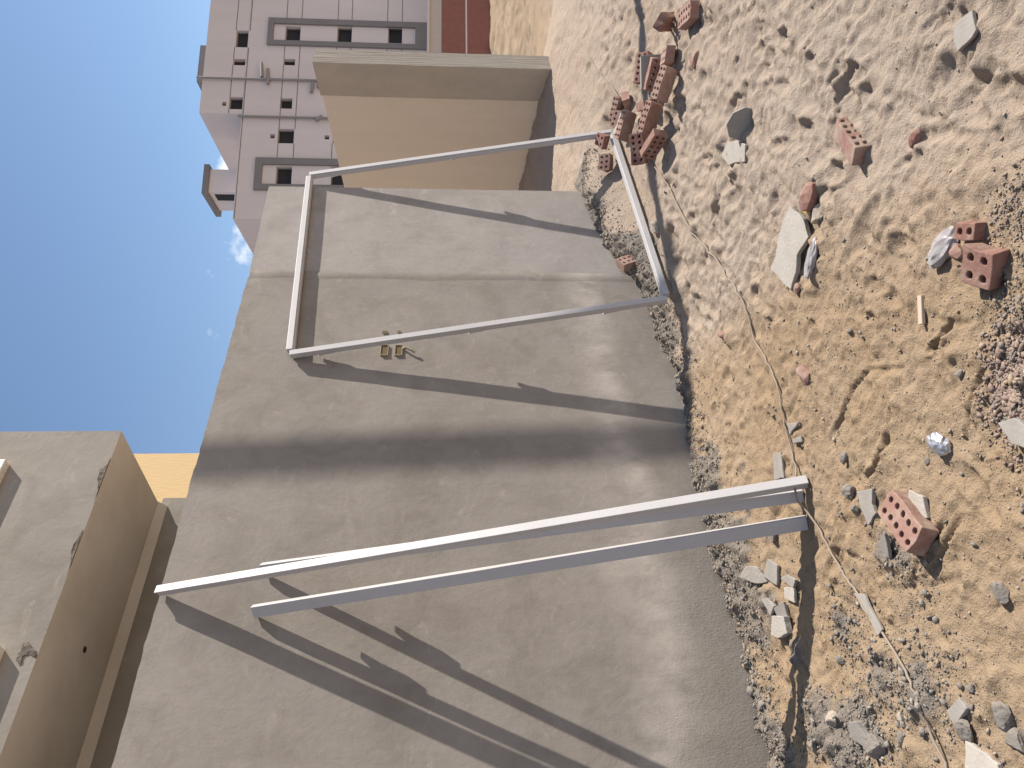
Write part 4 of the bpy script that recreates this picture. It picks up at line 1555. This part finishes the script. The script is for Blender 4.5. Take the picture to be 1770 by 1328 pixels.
r = np.random.default_rng(5)
M['crumb'] = mat('cement_crumb', (0.21, 0.188, 0.165), .95, (0.30, 0.27, 0.235), 18, bump=.4, bscale=120)
M['crumb_sand'] = mat('sand_crumb', (0.32, 0.24, 0.165), .95, (0.36, 0.275, 0.20), 18)
M['grav_pink'] = mat('pinkish_gravel', (0.22, 0.155, 0.128), .95, (0.31, 0.235, 0.195), 18, bump=.3, bscale=90)
# cement crumbs along the wall foot
n = 34000
s_ = r.uniform(.3, 6.0, n)
n_ = np.abs(r.normal(0, .17, n)) + .01
XY = (s_[:, None] * DV[:2] + (n_ - N0)[:, None] * NV[:2])
keep = bil(debris, XY[:, 0], XY[:, 1]) + .25 > r.random(n)
XY = XY[keep]
scatter('cement_crumbs', XY, r.lognormal(-6.0, .65, len(XY)).clip(.0012, .015), [M['crumb'], M['crumb'], M['stone'], M['crumb_sand']], 'grey cement crumbs and grit strewn along the foot of the wall', 31)
# dark rubble at the near end
n = 8000
ctr = [g(1500, 1250), g(1480, 1300), g(1545, 1170), g(1610, 1190), g(1570, 960), g(1460, 1080), g(1490, 1310), g(1400, 1240)]
XY = np.concatenate([c[:2] + r.normal(0, .09, (n // 8, 2)) for c in ctr])
scatter('rubble', XY, r.lognormal(-6.25, .75, len(XY)).clip(.001, .017), [M['stone'], M['crumb'], M['stone']], 'dark broken cement rubble spread beside the profile shadow', 32)
# gravel heaps at the near edge
for nm, lab, ctrs, sd_, mats, cnt, mu in [
    ('gravel', 'pinkish broken brick gravel patch beside the smooth tile corner', [((1752, 655), .05), ((1748, 700), .045), ((1756, 620), .045), ((1762, 680), .06), ((1795, 650), .10), ((1805, 720), .10)], 33,
     [M['grav_pink'], M['grav_pink'], M['crumb_sand'], M['grav_pink'], M['stone']], 3600, -5.45),
    ('gravel', 'grey gravel patch around the half brick', [((1748, 385), .06), ((1756, 350), .05), ((1748, 545), .05), ((1762, 580), .07), ((1780, 420), .10), ((1790, 520), .12), ((1800, 320), .12)], 34,
     [M['crumb'], M['stone'], M['crumb_sand'], M['grav_pink']], 1500, -5.8)]:
    XY = np.concatenate([g(*c)[:2] + r.normal(0, sg, (cnt // len(ctrs), 2)) for c, sg in ctrs])
    scatter(nm, XY, r.lognormal(mu, .45, len(XY)).clip(.002, .018), mats, lab, sd_)
# grit over the whole near sand
n = 42000
rad = np.exp(r.uniform(math.log(1.1), math.log(7.5), n))
ang = r.uniform(-.75, .75, n)
XY = np.stack([rad * np.sin(ang), rad * np.cos(ang)], -1)
nn = XY @ NV[:2] + N0
so = bil(soft, XY[:, 0], XY[:, 1])
keep = (nn > .05) & (r.random(n) < 1.0 - .86 * so)
clump = fbm(XY[:, 0], XY[:, 1], 1.8, 3, 70) > -.12
XY = XY[keep & (clump | (r.random(n) < .3))]
scatter('grit', XY, r.lognormal(-6.15, .6, len(XY)).clip(.001, .011), [M['crumb_sand'], M['crumb_sand'], M['crumb'], M['stone_pale'], M['stone']], 'small grit and sand crumbs scattered over the ground', 35)
